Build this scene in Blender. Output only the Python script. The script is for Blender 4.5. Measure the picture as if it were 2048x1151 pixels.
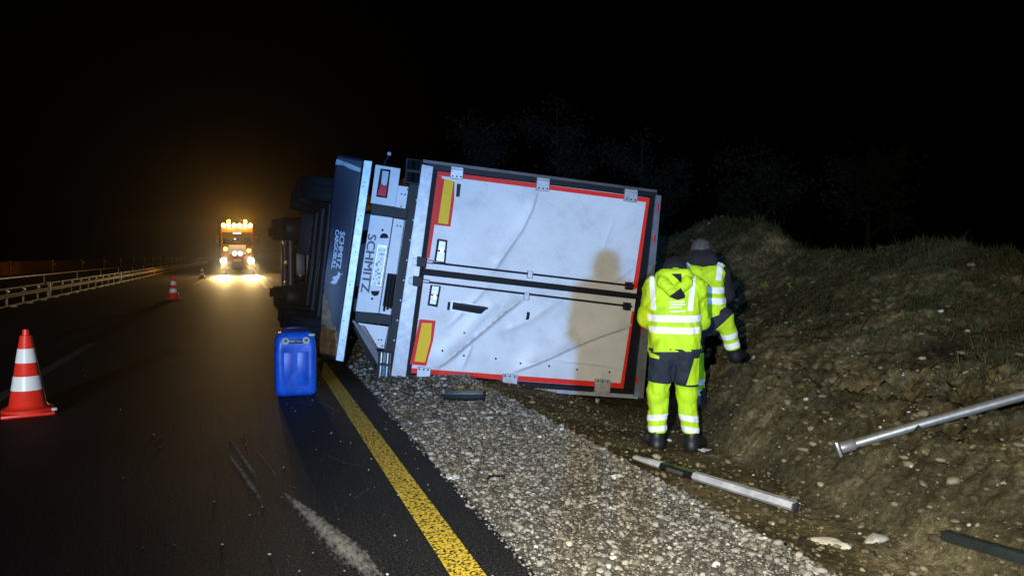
import bpy, bmesh, math, random
import numpy as np
from mathutils import Vector, Matrix
random.seed(7)
rng = np.random.default_rng(11)
SC = bpy.context.scene
COL = SC.collection
for o in list(bpy.data.objects): bpy.data.objects.remove(o)

# ------------------------------------------------------------------ camera
FPX, CX, CY = 1500.0, 1024.0, 575.5          # focal length in photograph pixels (2048 wide)
PITCH = math.atan(65.5 / FPX); YAW = math.atan(534 / FPX)
CAM = np.array([0.0, 0.0, 1.5])
FW = np.array([math.sin(YAW)*math.cos(PITCH), math.cos(YAW)*math.cos(PITCH), -math.sin(PITCH)])
RT = np.array([math.cos(YAW), -math.sin(YAW), 0.0]); UP = np.cross(RT, FW)
cd = bpy.data.cameras.new('camera'); cam = bpy.data.objects.new('camera', cd); COL.objects.link(cam)
cd.sensor_width = 36.0; cd.lens = FPX / 2048 * 36.0; cd.clip_start = 0.05; cd.clip_end = 2000
cam.matrix_world = Matrix(((RT[0], UP[0], -FW[0], CAM[0]), (RT[1], UP[1], -FW[1], CAM[1]), (RT[2], UP[2], -FW[2], CAM[2]), (0, 0, 0, 1)))
SC.camera = cam

# ------------------------------------------------------------------ night sky, moonless; sun far below the horizon
w = bpy.data.worlds.new('World'); SC.world = w; w.use_nodes = True
nt = w.node_tree; nt.nodes.clear()
sky = nt.nodes.new('ShaderNodeTexSky'); sky.sky_type = 'NISHITA'; sky.sun_disc = False
sky.sun_elevation = math.radians(-4); sky.sun_rotation = math.radians(200)
bg = nt.nodes.new('ShaderNodeBackground'); bg.inputs[1].default_value = 0.004
wo = nt.nodes.new('ShaderNodeOutputWorld'); nt.links.new(sky.outputs[0], bg.inputs[0]); nt.links.new(bg.outputs[0], wo.inputs[0])

def spot(name, loc, target, power, color, angle, blend, radius):
    l = bpy.data.lights.new(name, 'SPOT'); l.energy = power; l.color = color
    l.spot_size = math.radians(angle); l.spot_blend = blend; l.shadow_soft_size = radius
    o = bpy.data.objects.new(name, l); COL.objects.link(o); o.location = loc
    d = Vector(target) - Vector(loc); o.rotation_euler = d.to_track_quat('-Z', 'Y').to_euler()
    return o
# patrol vehicle parked behind the photographer: searchlight (it throws the photographer's shadow on the doors) and blue beacon
spot('vehicle_searchlight', (-5.35, -10.6, 1.98), (1.3, 8.3, 1.60), 6000, (0.29, 0.56, 1.0), 40, 0.22, 0.06)
spot('vehicle_blue_beacon', (-5.31, -10.58, 2.00), (2.6, 9.0, 2.4), 8500, (0.03, 0.34, 1.0), 23, 0.9, 0.08)
spot('cone_fill_spot', (-5.6, -10.4, 0.95), (-3.5, 18.0, 0.75), 9000, (1.0, 0.96, 0.88), 22, 0.6, 0.06)  # added spot, brightens the cones; no such headlight is seen
# torch held up beside the camera
spot('hand_torch', (-0.33, 0.12, 1.82), (3.3, 4.9, 0.0), 1750, (1.0, 0.92, 0.74), 77, 0.85, 0.03)

SC.view_settings.view_transform = 'Standard'; SC.view_settings.look = 'None'
SC.view_settings.exposure = 0.0; SC.view_settings.gamma = 1.0
SC.render.engine = 'CYCLES'
SC.cycles.use_denoising = True
SC.cycles.max_bounces = 6; SC.cycles.volume_bounces = 0
SC.cycles.sample_clamp_indirect = 4.0
SC.cycles.caustics_reflective = False; SC.cycles.caustics_refractive = False

# ------------------------------------------------------------------ helpers
def ray(x, y): return FW + RT*((x-CX)/FPX) - UP*((y-CY)/FPX)
def gnd(x, y, z=0.0):
    d = ray(x, y); return CAM + d*((z-CAM[2])/d[2])
def at_depth(x, y, dep): return CAM + ray(x, y)*dep

def put(o, parent=None):
    COL.objects.link(o)
    if parent is not None: o.parent = parent
    return o
def tag(o, label=None, cat=None, group=None, kind=None):
    if label: o['label'] = label
    if cat: o['category'] = cat
    if group: o['group'] = group
    if kind: o['kind'] = kind
    return o
def thing(name, label, cat, loc=(0, 0, 0), rotz=0.0, group=None, matrix=None):
    o = bpy.data.objects.new(name, None); COL.objects.link(o); o.empty_display_size = 0.2
    if matrix is not None: o.matrix_world = matrix
    else: o.location = loc; o.rotation_euler = (0, 0, rotz)
    return tag(o, label, cat, group)
def mesh_np(name, V, F, mat, parent=None, smooth=False):
    me = bpy.data.meshes.new(name)
    V = np.asarray(V, np.float32); F = np.asarray(F, np.int32)
    n = F.shape[1]
    me.vertices.add(len(V)); me.vertices.foreach_set('co', V.ravel())
    me.loops.add(F.size); me.loops.foreach_set('vertex_index', F.ravel())
    me.polygons.add(len(F)); me.polygons.foreach_set('loop_start', np.arange(0, F.size, n, dtype=np.int32))
    me.polygons.foreach_set('loop_total', np.full(len(F), n, np.int32))
    if smooth: me.polygons.foreach_set('use_smooth', np.ones(len(F), bool))
    me.update(calc_edges=True); me.validate()
    if mat: me.materials.append(mat)
    return put(bpy.data.objects.new(name, me), parent)
def mesh_bm(name, bm, mat, parent=None, smooth=None):
    bmesh.ops.recalc_face_normals(bm, faces=bm.faces)
    me = bpy.data.meshes.new(name); bm.to_mesh(me); bm.free()
    if smooth is not None:
        for p in me.polygons: p.use_smooth = True
        me.set_sharp_from_angle(angle=math.radians(smooth))
    if mat: me.materials.append(mat)
    return put(bpy.data.objects.new(name, me), parent)
def add_box(bm, c, s, rot=None, bev=0.0):
    r = bmesh.ops.create_cube(bm, size=1.0)
    m = Matrix.Translation(Vector(c)) @ (rot.to_4x4() if rot is not None else Matrix()) @ Matrix.Diagonal((s[0], s[1], s[2], 1))
    bmesh.ops.transform(bm, matrix=m, verts=r['verts'])
    if bev > 0:
        es = list({e for v in r['verts'] for e in v.link_edges})
        bmesh.ops.bevel(bm, geom=es, offset=bev, segments=2, profile=0.5, affect='EDGES')
def box(name, c, s, mat, parent=None, rot=None, bev=0.0):
    bm = bmesh.new(); add_box(bm, c, s, rot, bev); return mesh_bm(name, bm, mat, parent, 35 if bev else None)
def add_tube(bm, pts, r, seg=10, cap=True):
    pts = [Vector(p) for p in pts]; rs = r if isinstance(r, (list, tuple)) else [r]*len(pts)
    rings = []
    for i, p in enumerate(pts):
        d = (pts[min(i+1, len(pts)-1)] - pts[max(i-1, 0)]).normalized()
        q = d.to_track_quat('Z', 'Y')
        rings.append([bm.verts.new(p + q @ Vector((math.cos(a)*rs[i], math.sin(a)*rs[i], 0))) for a in [2*math.pi*k/seg for k in range(seg)]])
    for a, b in zip(rings, rings[1:]):
        for k in range(seg): bm.faces.new((a[k], a[(k+1) % seg], b[(k+1) % seg], b[k]))
    if cap: bm.faces.new(rings[0][::-1]); bm.faces.new(rings[-1])
def tube(name, pts, r, mat, parent=None, seg=10):
    bm = bmesh.new(); add_tube(bm, pts, r, seg); return mesh_bm(name, bm, mat, parent, 40)
def add_lathe(bm, prof, c, axis, seg=32):
    q = Vector(axis).normalized().to_track_quat('Z', 'Y'); c = Vector(c); rings = []
    for (r, z) in prof:
        rings.append([bm.verts.new(c + q @ Vector((math.cos(a)*r, math.sin(a)*r, z))) for a in [2*math.pi*k/seg for k in range(seg)]])
    for a, b in zip(rings, rings[1:]):
        for k in range(seg): bm.faces.new((a[k], a[(k+1) % seg], b[(k+1) % seg], b[k]))
    if prof[0][0] > 1e-4 : bm.faces.new(rings[0][::-1])
    if prof[-1][0] > 1e-4: bm.faces.new(rings[-1])
    bmesh.ops.remove_doubles(bm, verts=bm.verts, dist=1e-5)
def lathe(name, prof, c, axis, mat, parent=None, seg=32, smooth=40):
    bm = bmesh.new(); add_lathe(bm, prof, c, axis, seg); return mesh_bm(name, bm, mat, parent, smooth)
def prism(name, front, back, mat, parent=None, bev=0.0):
    bm = bmesh.new()
    a = [bm.verts.new(p) for p in front]; b = [bm.verts.new(p) for p in back]
    bm.faces.new(a); bm.faces.new(b[::-1]); n = len(a)
    for i in range(n): bm.faces.new((a[i], b[i], b[(i+1) % n], a[(i+1) % n]))
    if bev > 0: bmesh.ops.bevel(bm, geom=list(bm.edges), offset=bev, segments=1, affect='EDGES')
    return mesh_bm(name, bm, mat, parent)

# value noise (numpy)
def _h(i, j, k=0):
    n = (i*374761393 + j*668265263 + k*2147483647) & 0xffffffff
    n = ((n ^ (n >> 13)) * 1274126177) & 0xffffffff
    return ((n ^ (n >> 16)) & 0xffff) / 65535.0
def vnoise(x, y, z=None):
    x = np.asarray(x, float); y = np.asarray(y, float)
    xi = np.floor(x).astype(np.int64); yi = np.floor(y).astype(np.int64)
    fx = x-xi; fy = y-yi; fx = fx*fx*(3-2*fx); fy = fy*fy*(3-2*fy)
    def lay(k): return (_h(xi, yi, k)*(1-fx)+_h(xi+1, yi, k)*fx)*(1-fy) + (_h(xi, yi+1, k)*(1-fx)+_h(xi+1, yi+1, k)*fx)*fy
    if z is None: return lay(0)*2-1
    z = np.asarray(z, float); zi = np.floor(z).astype(np.int64); fz = z-zi; fz = fz*fz*(3-2*fz)
    return (lay(zi)*(1-fz)+lay(zi+1)*fz)*2-1
def sstep(a, b, x):
    t = np.clip((np.asarray(x, float)-a)/(b-a), 0, 1); return t*t*(3-2*t)

# ------------------------------------------------------------------ materials
def mat(name, col, rough=0.6, metal=0.0, var=0.0, vscale=8.0, col2=None, bump=0.0, bscale=60.0, spec=0.5, emit=None, estr=0.0, coat=0.0, rvar=0.0):
    m = bpy.data.materials.new(name); m.use_nodes = True; t = m.node_tree; b = t.nodes['Principled BSDF']
    b.inputs['Base Color'].default_value = (*col, 1); b.inputs['Roughness'].default_value = rough
    b.inputs['Metallic'].default_value = metal; b.inputs['Specular IOR Level'].default_value = spec
    if coat: b.inputs['Coat Weight'].default_value = coat
    tc = t.nodes.new('ShaderNodeTexCoord')
    if var > 0 or col2:
        n = t.nodes.new('ShaderNodeTexNoise'); n.inputs['Scale'].default_value = vscale; n.inputs['Detail'].default_value = 7; n.inputs['Roughness'].default_value = 0.65
        t.links.new(tc.outputs['Object'], n.inputs['Vector'])
        r = t.nodes.new('ShaderNodeValToRGB'); c2 = col2 or tuple(c*(1-var) for c in col)
        r.color_ramp.elements[0].position = 0.35; r.color_ramp.elements[0].color = (*c2, 1)
        r.color_ramp.elements[1].position = 0.65; r.color_ramp.elements[1].color = (*col, 1)
        t.links.new(n.outputs[0], r.inputs[0]); t.links.new(r.outputs[0], b.inputs['Base Color'])
        if rvar:
            mr = t.nodes.new('ShaderNodeMapRange'); mr.inputs[3].default_value = rough-rvar; mr.inputs[4].default_value = rough+rvar
            t.links.new(n.outputs[0], mr.inputs[0]); t.links.new(mr.outputs[0], b.inputs['Roughness'])
    if bump > 0:
        n2 = t.nodes.new('ShaderNodeTexNoise'); n2.inputs['Scale'].default_value = bscale; n2.inputs['Detail'].default_value = 5
        t.links.new(tc.outputs['Object'], n2.inputs['Vector'])
        bp = t.nodes.new('ShaderNodeBump'); bp.inputs['Strength'].default_value = bump; bp.inputs['Distance'].default_value = 0.02
        t.links.new(n2.outputs[0], bp.inputs['Height']); t.links.new(bp.outputs[0], b.inputs['Normal'])
    if emit:
        b.inputs['Emission Color'].default_value = (*emit, 1); b.inputs['Emission Strength'].default_value = estr
    return m
M = {}
M['white'] = mat('door_white', (0.74, 0.75, 0.76), 0.42, var=0.10, vscale=3.5, bump=0.03, bscale=30)
def door_paint():
    m, t, b = node_mat('door_white'); tc = N(t, 'TexCoord')
    a = N(t, 'TexNoise', Scale=2.2, Detail=8.0, Roughness=0.7); g = N(t, 'TexNoise', Scale=140.0, Detail=2.0); mp = N(t, 'Mapping'); mp.inputs['Scale'].default_value = (0.7, 9.0, 1.0); mp.inputs['Rotation'].default_value = (0, 0, 0.5)
    sc = N(t, 'TexNoise', Scale=3.0, Detail=6.0, Roughness=0.75)
    t.links.new(tc.outputs['Object'], a.inputs['Vector']); t.links.new(tc.outputs['Object'], g.inputs['Vector']); t.links.new(tc.outputs['Object'], mp.inputs[0]); t.links.new(mp.outputs[0], sc.inputs['Vector'])
    c = ramp(t, a.outputs[0], [(0.30, (0.54, 0.55, 0.55)), (0.50, (0.70, 0.71, 0.715)), (0.72, (0.76, 0.77, 0.775))])
    c2 = ramp(t, g.outputs[0], [(0.30, (0.86, 0.86, 0.86)), (0.70, (1.07, 1.07, 1.07))])
    c3 = ramp(t, sc.outputs[0], [(0.27, (0.72, 0.71, 0.69)), (0.36, (1, 1, 1))])
    x1 = N(t, 'MixRGB', blend_type='MULTIPLY'); x1.inputs[0].default_value = 1.0; x2 = N(t, 'MixRGB', blend_type='MULTIPLY'); x2.inputs[0].default_value = 1.0
    t.links.new(c.outputs[0], x1.inputs[1]); t.links.new(c2.outputs[0], x1.inputs[2]); t.links.new(x1.outputs[0], x2.inputs[1]); t.links.new(c3.outputs[0], x2.inputs[2]); t.links.new(x2.outputs[0], b.inputs['Base Color'])
    b.inputs['Roughness'].default_value = 0.42; return m
M['sill'] = mat('sill_grey', (0.45, 0.47, 0.49), 0.45, 0.3, var=0.35, vscale=9)
M['alu'] = mat('aluminium', (0.52, 0.54, 0.57), 0.42, 0.35, var=0.3, vscale=14, bump=0.03)
M['beam'] = mat('roof_beam_grey', (0.24, 0.25, 0.26), 0.4, 0.4, var=0.4, vscale=6)  # grey darkened in place of the worker's shadow on the roof beam
M['plate'] = mat('plate_white', (0.70, 0.72, 0.73), 0.45, var=0.12, vscale=6)
M['chrome'] = mat('roller_steel', (0.75, 0.75, 0.75), 0.22, 0.95)
M['steel'] = mat('galvanised', (0.62, 0.62, 0.60), 0.38, 0.8, var=0.25, vscale=20)
M['rubber'] = mat('rubber', (0.006, 0.007, 0.009), 0.6, spec=0.18, var=0.3, vscale=10)
M['blackmetal'] = mat('black_metal', (0.010, 0.012, 0.017), 0.5, spec=0.2, var=0.4, vscale=9, bump=0.03)
M['chassis'] = mat('chassis_dark', (0.008, 0.007, 0.008), 0.5, spec=0.25, vscale=6, col2=(0.018, 0.012, 0.010))
M['red'] = mat('red_tape', (0.88, 0.028, 0.016), 0.5, spec=0.2, var=0.15, vscale=25)
M['redplate'] = mat('red_plate', (0.80, 0.02, 0.016), 0.5, spec=0.2)
M['yellowplate'] = mat('yellow_plate', (0.95, 0.60, 0.012), 0.5, spec=0.2, var=0.1, vscale=30)
M['lampred'] = mat('lamp_red', (0.75, 0.01, 0.02), 0.12, coat=0.6)
M['lampclear'] = mat('lamp_clear', (0.55, 0.60, 0.66), 0.15, coat=0.5)
M['navy'] = mat('flap_navy', (0.013, 0.013, 0.032), 0.5, var=0.25, vscale=5, bump=0.04, bscale=12)
M['dirt_on'] = mat('dried_mud', (0.26, 0.20, 0.11), 0.85, col2=(0.10, 0.07, 0.05), vscale=16, bump=0.3, bscale=25)
M['ink'] = mat('lettering_navy', (0.015, 0.03, 0.06), 0.5)
M['inkwhite'] = mat('lettering_white', (0.60, 0.64, 0.72), 0.5)
M['inkgrey'] = mat('lettering_grey', (0.10, 0.105, 0.15), 0.5)
M['tractordark'] = mat('tractor_dark', (0.034, 0.030, 0.040), 0.45, var=0.6, vscale=4)
M['tyre'] = mat('tyre', (0.010, 0.010, 0.011), 0.7, spec=0.2, var=0.4, vscale=15, bump=0.1, bscale=40)
M['tanktop'] = mat('dusty_grey', (0.10, 0.09, 0.09), 0.5, 0.3, var=0.4, vscale=5)
M['blueplastic'] = mat('blue_plastic', (0.008, 0.14, 0.72), 0.36, col2=(0.010, 0.075, 0.46), vscale=9, spec=0.5, bump=0.05, bscale=14)
M['bluedark'] = mat('blue_plastic_dark', (0.010, 0.018, 0.06), 0.4)
M['capwhite'] = mat('cap_white', (0.62, 0.58, 0.50), 0.5, var=0.2, vscale=40)
M['conered'] = mat('cone_red', (0.88, 0.035, 0.014), 0.40, var=0.12, vscale=14)
M['conewhite'] = mat('cone_white', (0.86, 0.87, 0.84), 0.35, var=0.06, vscale=40)
M['hivis'] = mat('hivis_yellow', (0.56, 0.86, 0.012), 0.75, var=0.30, vscale=6, bump=0.8, bscale=13)
M['strip'] = mat('retro_strip', (0.92, 0.93, 0.93), 0.40, var=0.08, vscale=30, bump=0.1, bscale=25)
M['trousers'] = mat('navy_cloth', (0.018, 0.024, 0.038), 0.85, var=0.4, vscale=12, bump=0.7, bscale=20)
M['boot'] = mat('boot_leather', (0.014, 0.014, 0.016), 0.5, var=0.4, vscale=20, bump=0.15)
M['skin'] = mat('skin', (0.42, 0.24, 0.17), 0.5, var=0.12, vscale=12)
M['hairgrey'] = mat('hair_grey', (0.09, 0.085, 0.08), 0.75, var=0.6, vscale=60, bump=0.5, bscale=120)
M['darkcloth'] = mat('black_cloth', (0.010, 0.010, 0.013), 0.9, var=0.3, vscale=20, bump=0.3, bscale=20)
M['postwhite'] = mat('post_white', (0.72, 0.72, 0.76), 0.3, 0.25, var=0.4, vscale=10)
M['postblack'] = mat('post_black', (0.012, 0.012, 0.012), 0.35)
M['pebble'] = mat('pebble_pale', (0.58, 0.55, 0.48), 0.85, var=0.3, vscale=18)
M['barrier'] = mat('barrier_steel', (0.46, 0.39, 0.24), 0.6, 0.0, spec=0.3, var=0.3, vscale=6)  # tan tint carries the tow truck's warm light on the steel
M['concrete'] = mat('taillit_concrete', (0.10, 0.045, 0.028), 0.9, var=0.2, vscale=2)  # reddish tone paints taillight glow into the concrete
M['truckpaint'] = mat('truck_orange', (0.10, 0.035, 0.010), 0.35, var=0.1)
M['glass'] = mat('windscreen', (0.012, 0.012, 0.014), 0.08)
M['lens'] = mat('headlight_lens', (0.9, 0.9, 0.9), 0.2, emit=(1.0, 0.90, 0.66), estr=90)
M['lenssmall'] = mat('work_lamp_lens', (0.9, 0.9, 0.9), 0.2, emit=(1.0, 0.78, 0.36), estr=22)
M['amber'] = mat('amber_lamp', (0.9, 0.4, 0.02), 0.2, emit=(1.0, 0.42, 0.02), estr=30)
M['signred'] = mat('cab_sign_red', (0.6, 0.02, 0.05), 0.3, emit=(1.0, 0.10, 0.16), estr=1.3)
M['signwhite'] = mat('cab_sign_white', (0.8, 0.8, 0.8), 0.3, emit=(1.0, 0.75, 0.85), estr=2.0)
M['leaf'] = mat('leaf', (0.10, 0.30, 0.03), 0.6)
M['leafo'] = mat('leaf_orange', (0.42, 0.22, 0.03), 0.6)
M['paper'] = mat('paper', (0.68, 0.70, 0.70), 0.7, var=0.2, vscale=30)
M['barbar'] = mat('bar_dark', (0.035, 0.045, 0.045), 0.45, 0.3, var=0.3, vscale=20)

def node_mat(name):
    m = bpy.data.materials.new(name); m.use_nodes = True; t = m.node_tree
    return m, t, t.nodes['Principled BSDF']
def N(t, kind, **kw):
    n = t.nodes.new('ShaderNode' + kind)
    for k, v in kw.items():
        if hasattr(n, k): setattr(n, k, v)
        else: n.inputs[k].default_value = v
    return n
def ramp(t, src, stops):
    r = t.nodes.new('ShaderNodeValToRGB'); e = r.color_ramp.elements
    while len(e) < len(stops): e.new(0.5)
    for q, (p, c) in zip(e, stops): q.position = p; q.color = (*c, 1) if len(c) == 3 else c
    t.links.new(src, r.inputs[0]); return r
def asphalt():
    m, t, b = node_mat('asphalt'); tc = N(t, 'TexCoord')
    big = N(t, 'TexNoise', Scale=0.7, Detail=6.0); fine = N(t, 'TexNoise', Scale=75.0, Detail=4.0, Roughness=0.7); grit = N(t, 'TexVoronoi', Scale=85.0)
    for n in (big, fine, grit): t.links.new(tc.outputs['Object'], n.inputs['Vector'])
    c = ramp(t, fine.outputs[0], [(0.38, (0.006, 0.006, 0.007)), (0.56, (0.026, 0.026, 0.027)), (0.68, (0.13, 0.128, 0.124))])
    c2 = ramp(t, big.outputs[0], [(0.3, (0.62, 0.62, 0.62)), (0.7, (1.15, 1.12, 1.08))])
    mx = N(t, 'MixRGB', blend_type='MULTIPLY'); mx.inputs[0].default_value = 1.0
    t.links.new(c.outputs[0], mx.inputs[1]); t.links.new(c2.outputs[0], mx.inputs[2])
    sp = N(t, 'TexVoronoi', Scale=16.0); t.links.new(tc.outputs['Object'], sp.inputs['Vector'])
    s = ramp(t, sp.outputs['Distance'], [(0.045, (1, 1, 1)), (0.06, (0, 0, 0))])
    sel = N(t, 'SeparateXYZ'); t.links.new(sp.outputs['Color'], sel.inputs[0])
    gt = N(t, 'Math', operation='GREATER_THAN'); gt.inputs[1].default_value = 0.80; t.links.new(sel.outputs[0], gt.inputs[0])
    mu = N(t, 'Math', operation='MULTIPLY'); t.links.new(s.outputs[0], mu.inputs[0]); t.links.new(gt.outputs[0], mu.inputs[1])
    m2 = N(t, 'MixRGB'); m2.inputs[2].default_value = (0.45, 0.44, 0.42, 1)
    t.links.new(mu.outputs[0], m2.inputs[0]); t.links.new(mx.outputs[0], m2.inputs[1]); t.links.new(m2.outputs[0], b.inputs['Base Color'])
    b.inputs['Roughness'].default_value = 0.66; b.inputs['Specular IOR Level'].default_value = 0.16
    bp = N(t, 'Bump', Strength=0.35, Distance=0.006); t.links.new(grit.outputs['Distance'], bp.inputs['Height'])
    bp2 = N(t, 'Bump', Strength=0.4, Distance=0.01); t.links.new(fine.outputs[0], bp2.inputs['Height']); t.links.new(bp.outputs[0], bp2.inputs['Normal'])
    t.links.new(bp2.outputs[0], b.inputs['Normal']); return m
def soil():
    m, t, b = node_mat('soil'); tc = N(t, 'TexCoord')
    a = N(t, 'TexNoise', Scale=1.1, Detail=8.0, Roughness=0.65); f = N(t, 'TexNoise', Scale=22.0, Detail=8.0, Roughness=0.75); g = N(t, 'TexNoise', Scale=90.0, Detail=3.0)
    for n in (a, f, g): t.links.new(tc.outputs['Object'], n.inputs['Vector'])
    c1 = ramp(t, a.outputs[0], [(0.32, (0.030, 0.028, 0.017)), (0.50, (0.115, 0.097, 0.052)), (0.68, (0.29, 0.245, 0.14))])
    c2 = ramp(t, f.outputs[0], [(0.33, (0.30, 0.30, 0.30)), (0.52, (0.9, 0.9, 0.88)), (0.70, (1.9, 1.85, 1.75))])
    mx = N(t, 'MixRGB', blend_type='MULTIPLY'); mx.inputs[0].default_value = 1.0
    t.links.new(c1.outputs[0], mx.inputs[1]); t.links.new(c2.outputs[0], mx.inputs[2]); t.links.new(mx.outputs[0], b.inputs['Base Color'])
    b.inputs['Roughness'].default_value = 0.95; b.inputs['Specular IOR Level'].default_value = 0.15
    bp = N(t, 'Bump', Strength=0.9, Distance=0.035); t.links.new(f.outputs[0], bp.inputs['Height'])
    bp2 = N(t, 'Bump', Strength=0.6, Distance=0.01); t.links.new(g.outputs[0], bp2.inputs['Height']); t.links.new(bp.outputs[0], bp2.inputs['Normal'])
    t.links.new(bp2.outputs[0], b.inputs['Normal']); return m
def stone(name, lo, mid, hi):
    m, t, b = node_mat(name); oi = N(t, 'Attribute'); oi.attribute_name = 'tone'
    c = ramp(t, oi.outputs['Fac'], [(0.0, lo), (0.45, mid), (0.85, hi), (0.95, hi), (1.0, (0.60, 0.58, 0.53))])
    tc = N(t, 'TexCoord'); n = N(t, 'TexNoise', Scale=55.0, Detail=4.0); t.links.new(tc.outputs['Object'], n.inputs['Vector'])
    r = ramp(t, n.outputs[0], [(0.3, (0.72, 0.72, 0.72)), (0.7, (1.15, 1.15, 1.15))])
    mx = N(t, 'MixRGB', blend_type='MULTIPLY'); mx.inputs[0].default_value = 1.0
    t.links.new(c.outputs[0], mx.inputs[1]); t.links.new(r.outputs[0], mx.inputs[2]); t.links.new(mx.outputs[0], b.inputs['Base Color'])
    b.inputs['Roughness'].default_value = 0.9; b.inputs['Specular IOR Level'].default_value = 0.2; return m
def broken(name, col, scale, lo, hi, rough=0.6, stretch=(1, 1, 1)):
    """paint or scuff sheet that is worn through: noise drives its opacity"""
    m, t, b = node_mat(name); tc = N(t, 'TexCoord'); mp = N(t, 'Mapping'); mp.inputs['Scale'].default_value = stretch
    n = N(t, 'TexNoise', Scale=scale, Detail=5.0, Roughness=0.7)
    t.links.new(tc.outputs['Object'], mp.inputs[0]); t.links.new(mp.outputs[0], n.inputs['Vector'])
    at = N(t, 'Attribute'); at.attribute_name = 'cover'
    ad = N(t, 'Math', operation='ADD'); t.links.new(n.outputs[0], ad.inputs[0]); t.links.new(at.outputs['Fac'], ad.inputs[1])
    r = N(t, 'MapRange'); r.inputs[1].default_value = lo; r.inputs[2].default_value = hi; t.links.new(ad.outputs[0], r.inputs[0])
    t.links.new(r.outputs[0], b.inputs['Alpha']); b.inputs['Base Color'].default_value = (*col, 1); b.inputs['Roughness'].default_value = rough
    return m
M['white'] = door_paint(); M['asphalt'] = asphalt(); M['soil'] = soil()
M['gravel'] = stone('gravel_stone', (0.065, 0.061, 0.054), (0.17, 0.16, 0.14), (0.35, 0.335, 0.30))
M['rubble'] = stone('rubble_stone', (0.06, 0.05, 0.03), (0.13, 0.108, 0.066), (0.24, 0.21, 0.145))
M['gravelbed'] = mat('gravel_bed', (0.16, 0.15, 0.125), 0.95, col2=(0.07, 0.065, 0.055), vscale=40, bump=0.9, bscale=70, spec=0.1)
M['yellowline'] = broken('yellow_line_paint', (0.78, 0.56, 0.045), 52.0, 0.475, 0.515, 0.55)
M['whiteline'] = broken('white_line_paint', (0.55, 0.54, 0.50), 60.0, 0.40, 0.50, 0.6)
M['oldline'] = broken('old_line_paint', (0.11, 0.11, 0.07), 60.0, 0.36, 0.50, 0.7)
M['scuff'] = broken('scuff_dust', (0.30, 0.29, 0.27), 42.0, 0.52, 0.88, 0.9, (1, 0.35, 1))

# ------------------------------------------------------------------ ground
def vfoot(y): return np.interp(y, [-5, 2, 4, 6, 8.3, 10, 30], [3.15, 3.25, 3.45, 3.80, 4.85, 5.2, 5.4])
def crest_h(y): return np.interp(y, [-20, 3, 5.2, 6.5, 7.5, 9.0, 10.2, 11.0, 12.5, 14.0, 40], [0.6, 0.9, 1.10, 1.55, 1.74, 1.52, 1.60, 2.10, 2.22, 1.9, 2.2])  # mounds shaped to imitate the headlight cut-off on the bank
def ground(x, y, detail=True):
    x = np.asarray(x, float); y = np.asarray(y, float)
    dep = np.interp(y, [0, 4, 6, 8, 9.5, 30], [-0.10, -0.12, -0.14, -0.42, -0.46, -0.46])
    vf = vfoot(y)
    edge = sstep(2.50, 2.72, x)
    z = -0.012 - 0.05*edge + (dep+0.06)*sstep(2.65, vf-0.15, x)
    s = np.maximum(x-vf, 0)
    top = crest_h(y) - dep
    sl = (top-0.42)/np.maximum(8.6-vf-0.6, 1)
    rise = np.where(s < 0.6, 0.70*s, 0.42+sl*(s-0.6))*sstep(0, 0.25, s)
    k = 0.12
    h = np.clip(0.5+0.5*(top-rise)/k, 0, 1); rise = top*(1-h)+rise*h - k*h*(1-h)
    cx = 8.6
    rise = rise - 0.7*np.maximum(x-cx-0.1, 0)*np.exp(-np.maximum(x-cx-0.1, 0)/4)
    z = z + rise*(s > 0)
    z = z + 0.16*np.exp(-(((x-4.5)/0.28)**2+((y-6.05)/0.3)**2))
    off = x > 1.0
    z = np.where(off, z, -0.05)
    if detail:
        a = sstep(2.55, 3.2, x)*(x < 40)
        b = sstep(0.05, 0.7, x-vf)
        n = vnoise(x*1.3, y*1.3)*0.04*b + vnoise(x*3.1+7, y*3.1)*0.025*b + vnoise(x*7+3, y*7)*(0.010+0.030*b)
        n = n + np.abs(vnoise(x*4.2+9, y*9.5+2))*0.06*b*sstep(3.2, 1.0, x-vf) + vnoise(x*15, y*15)*(0.006+0.014*b) + vnoise(x*31, y*31)*(0.004+0.008*b)
        r1 = 1-np.abs(vnoise(x*5.5+31, y*5.5+3)); r2 = 1-np.abs(vnoise(x*11+5, y*12+8)); patch = sstep(-0.25, 0.45, vnoise(x*1.1+50, y*1.1+4))
        n = n + b*patch*(0.075*(r1-0.6)+0.06*(r2-0.6))*(0.5+1.1*np.exp(-((x-vf-1.1)/0.9)**2)) + 0.012*(r2-0.6)
        z = z + n*a
    return z
def hit(px, py, lift=0.0):
    d = ray(px, py); t = 1.5
    while t < 60:
        p = CAM + d*t
        if p[2] <= float(ground(p[0], p[1], True) if p[0] > 1.25 else 0.0) + lift: return p
        t += 0.01
    return p
def grow(a, b, s0, f):
    v = [a]; s = s0
    while abs(v[-1]-a) < abs(b-a): v.append(v[-1] + math.copysign(s, b-a)); s *= f
    return v[1:]
xs = np.array(grow(1.0, -400, 1.0, 1.35)[::-1] + [1.0, 1.3, 1.8, 2.3] + list(np.arange(2.45, 9.0, 0.025)) + list(np.arange(9.0, 12.5, 0.04)) + grow(12.5, 400, 0.06, 1.12))
ys = np.array(grow(1.6, -200, 0.15, 1.3)[::-1] + list(np.arange(1.6, 10.5, 0.027)) + grow(10.5, 500, 0.035, 1.025))
GX, GY = np.meshgrid(xs, ys); GZ = ground(GX, GY)
nx, ny = len(xs), len(ys)
idx = np.arange(nx*ny).reshape(ny, nx)
Fq = np.stack([idx[:-1, :-1], idx[:-1, 1:], idx[1:, 1:], idx[1:, :-1]], -1).reshape(-1, 4)
tag(mesh_np('ground', np.stack([GX, GY, GZ], -1).reshape(-1, 3), Fq, M['soil'], smooth=True), kind='structure')

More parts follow.
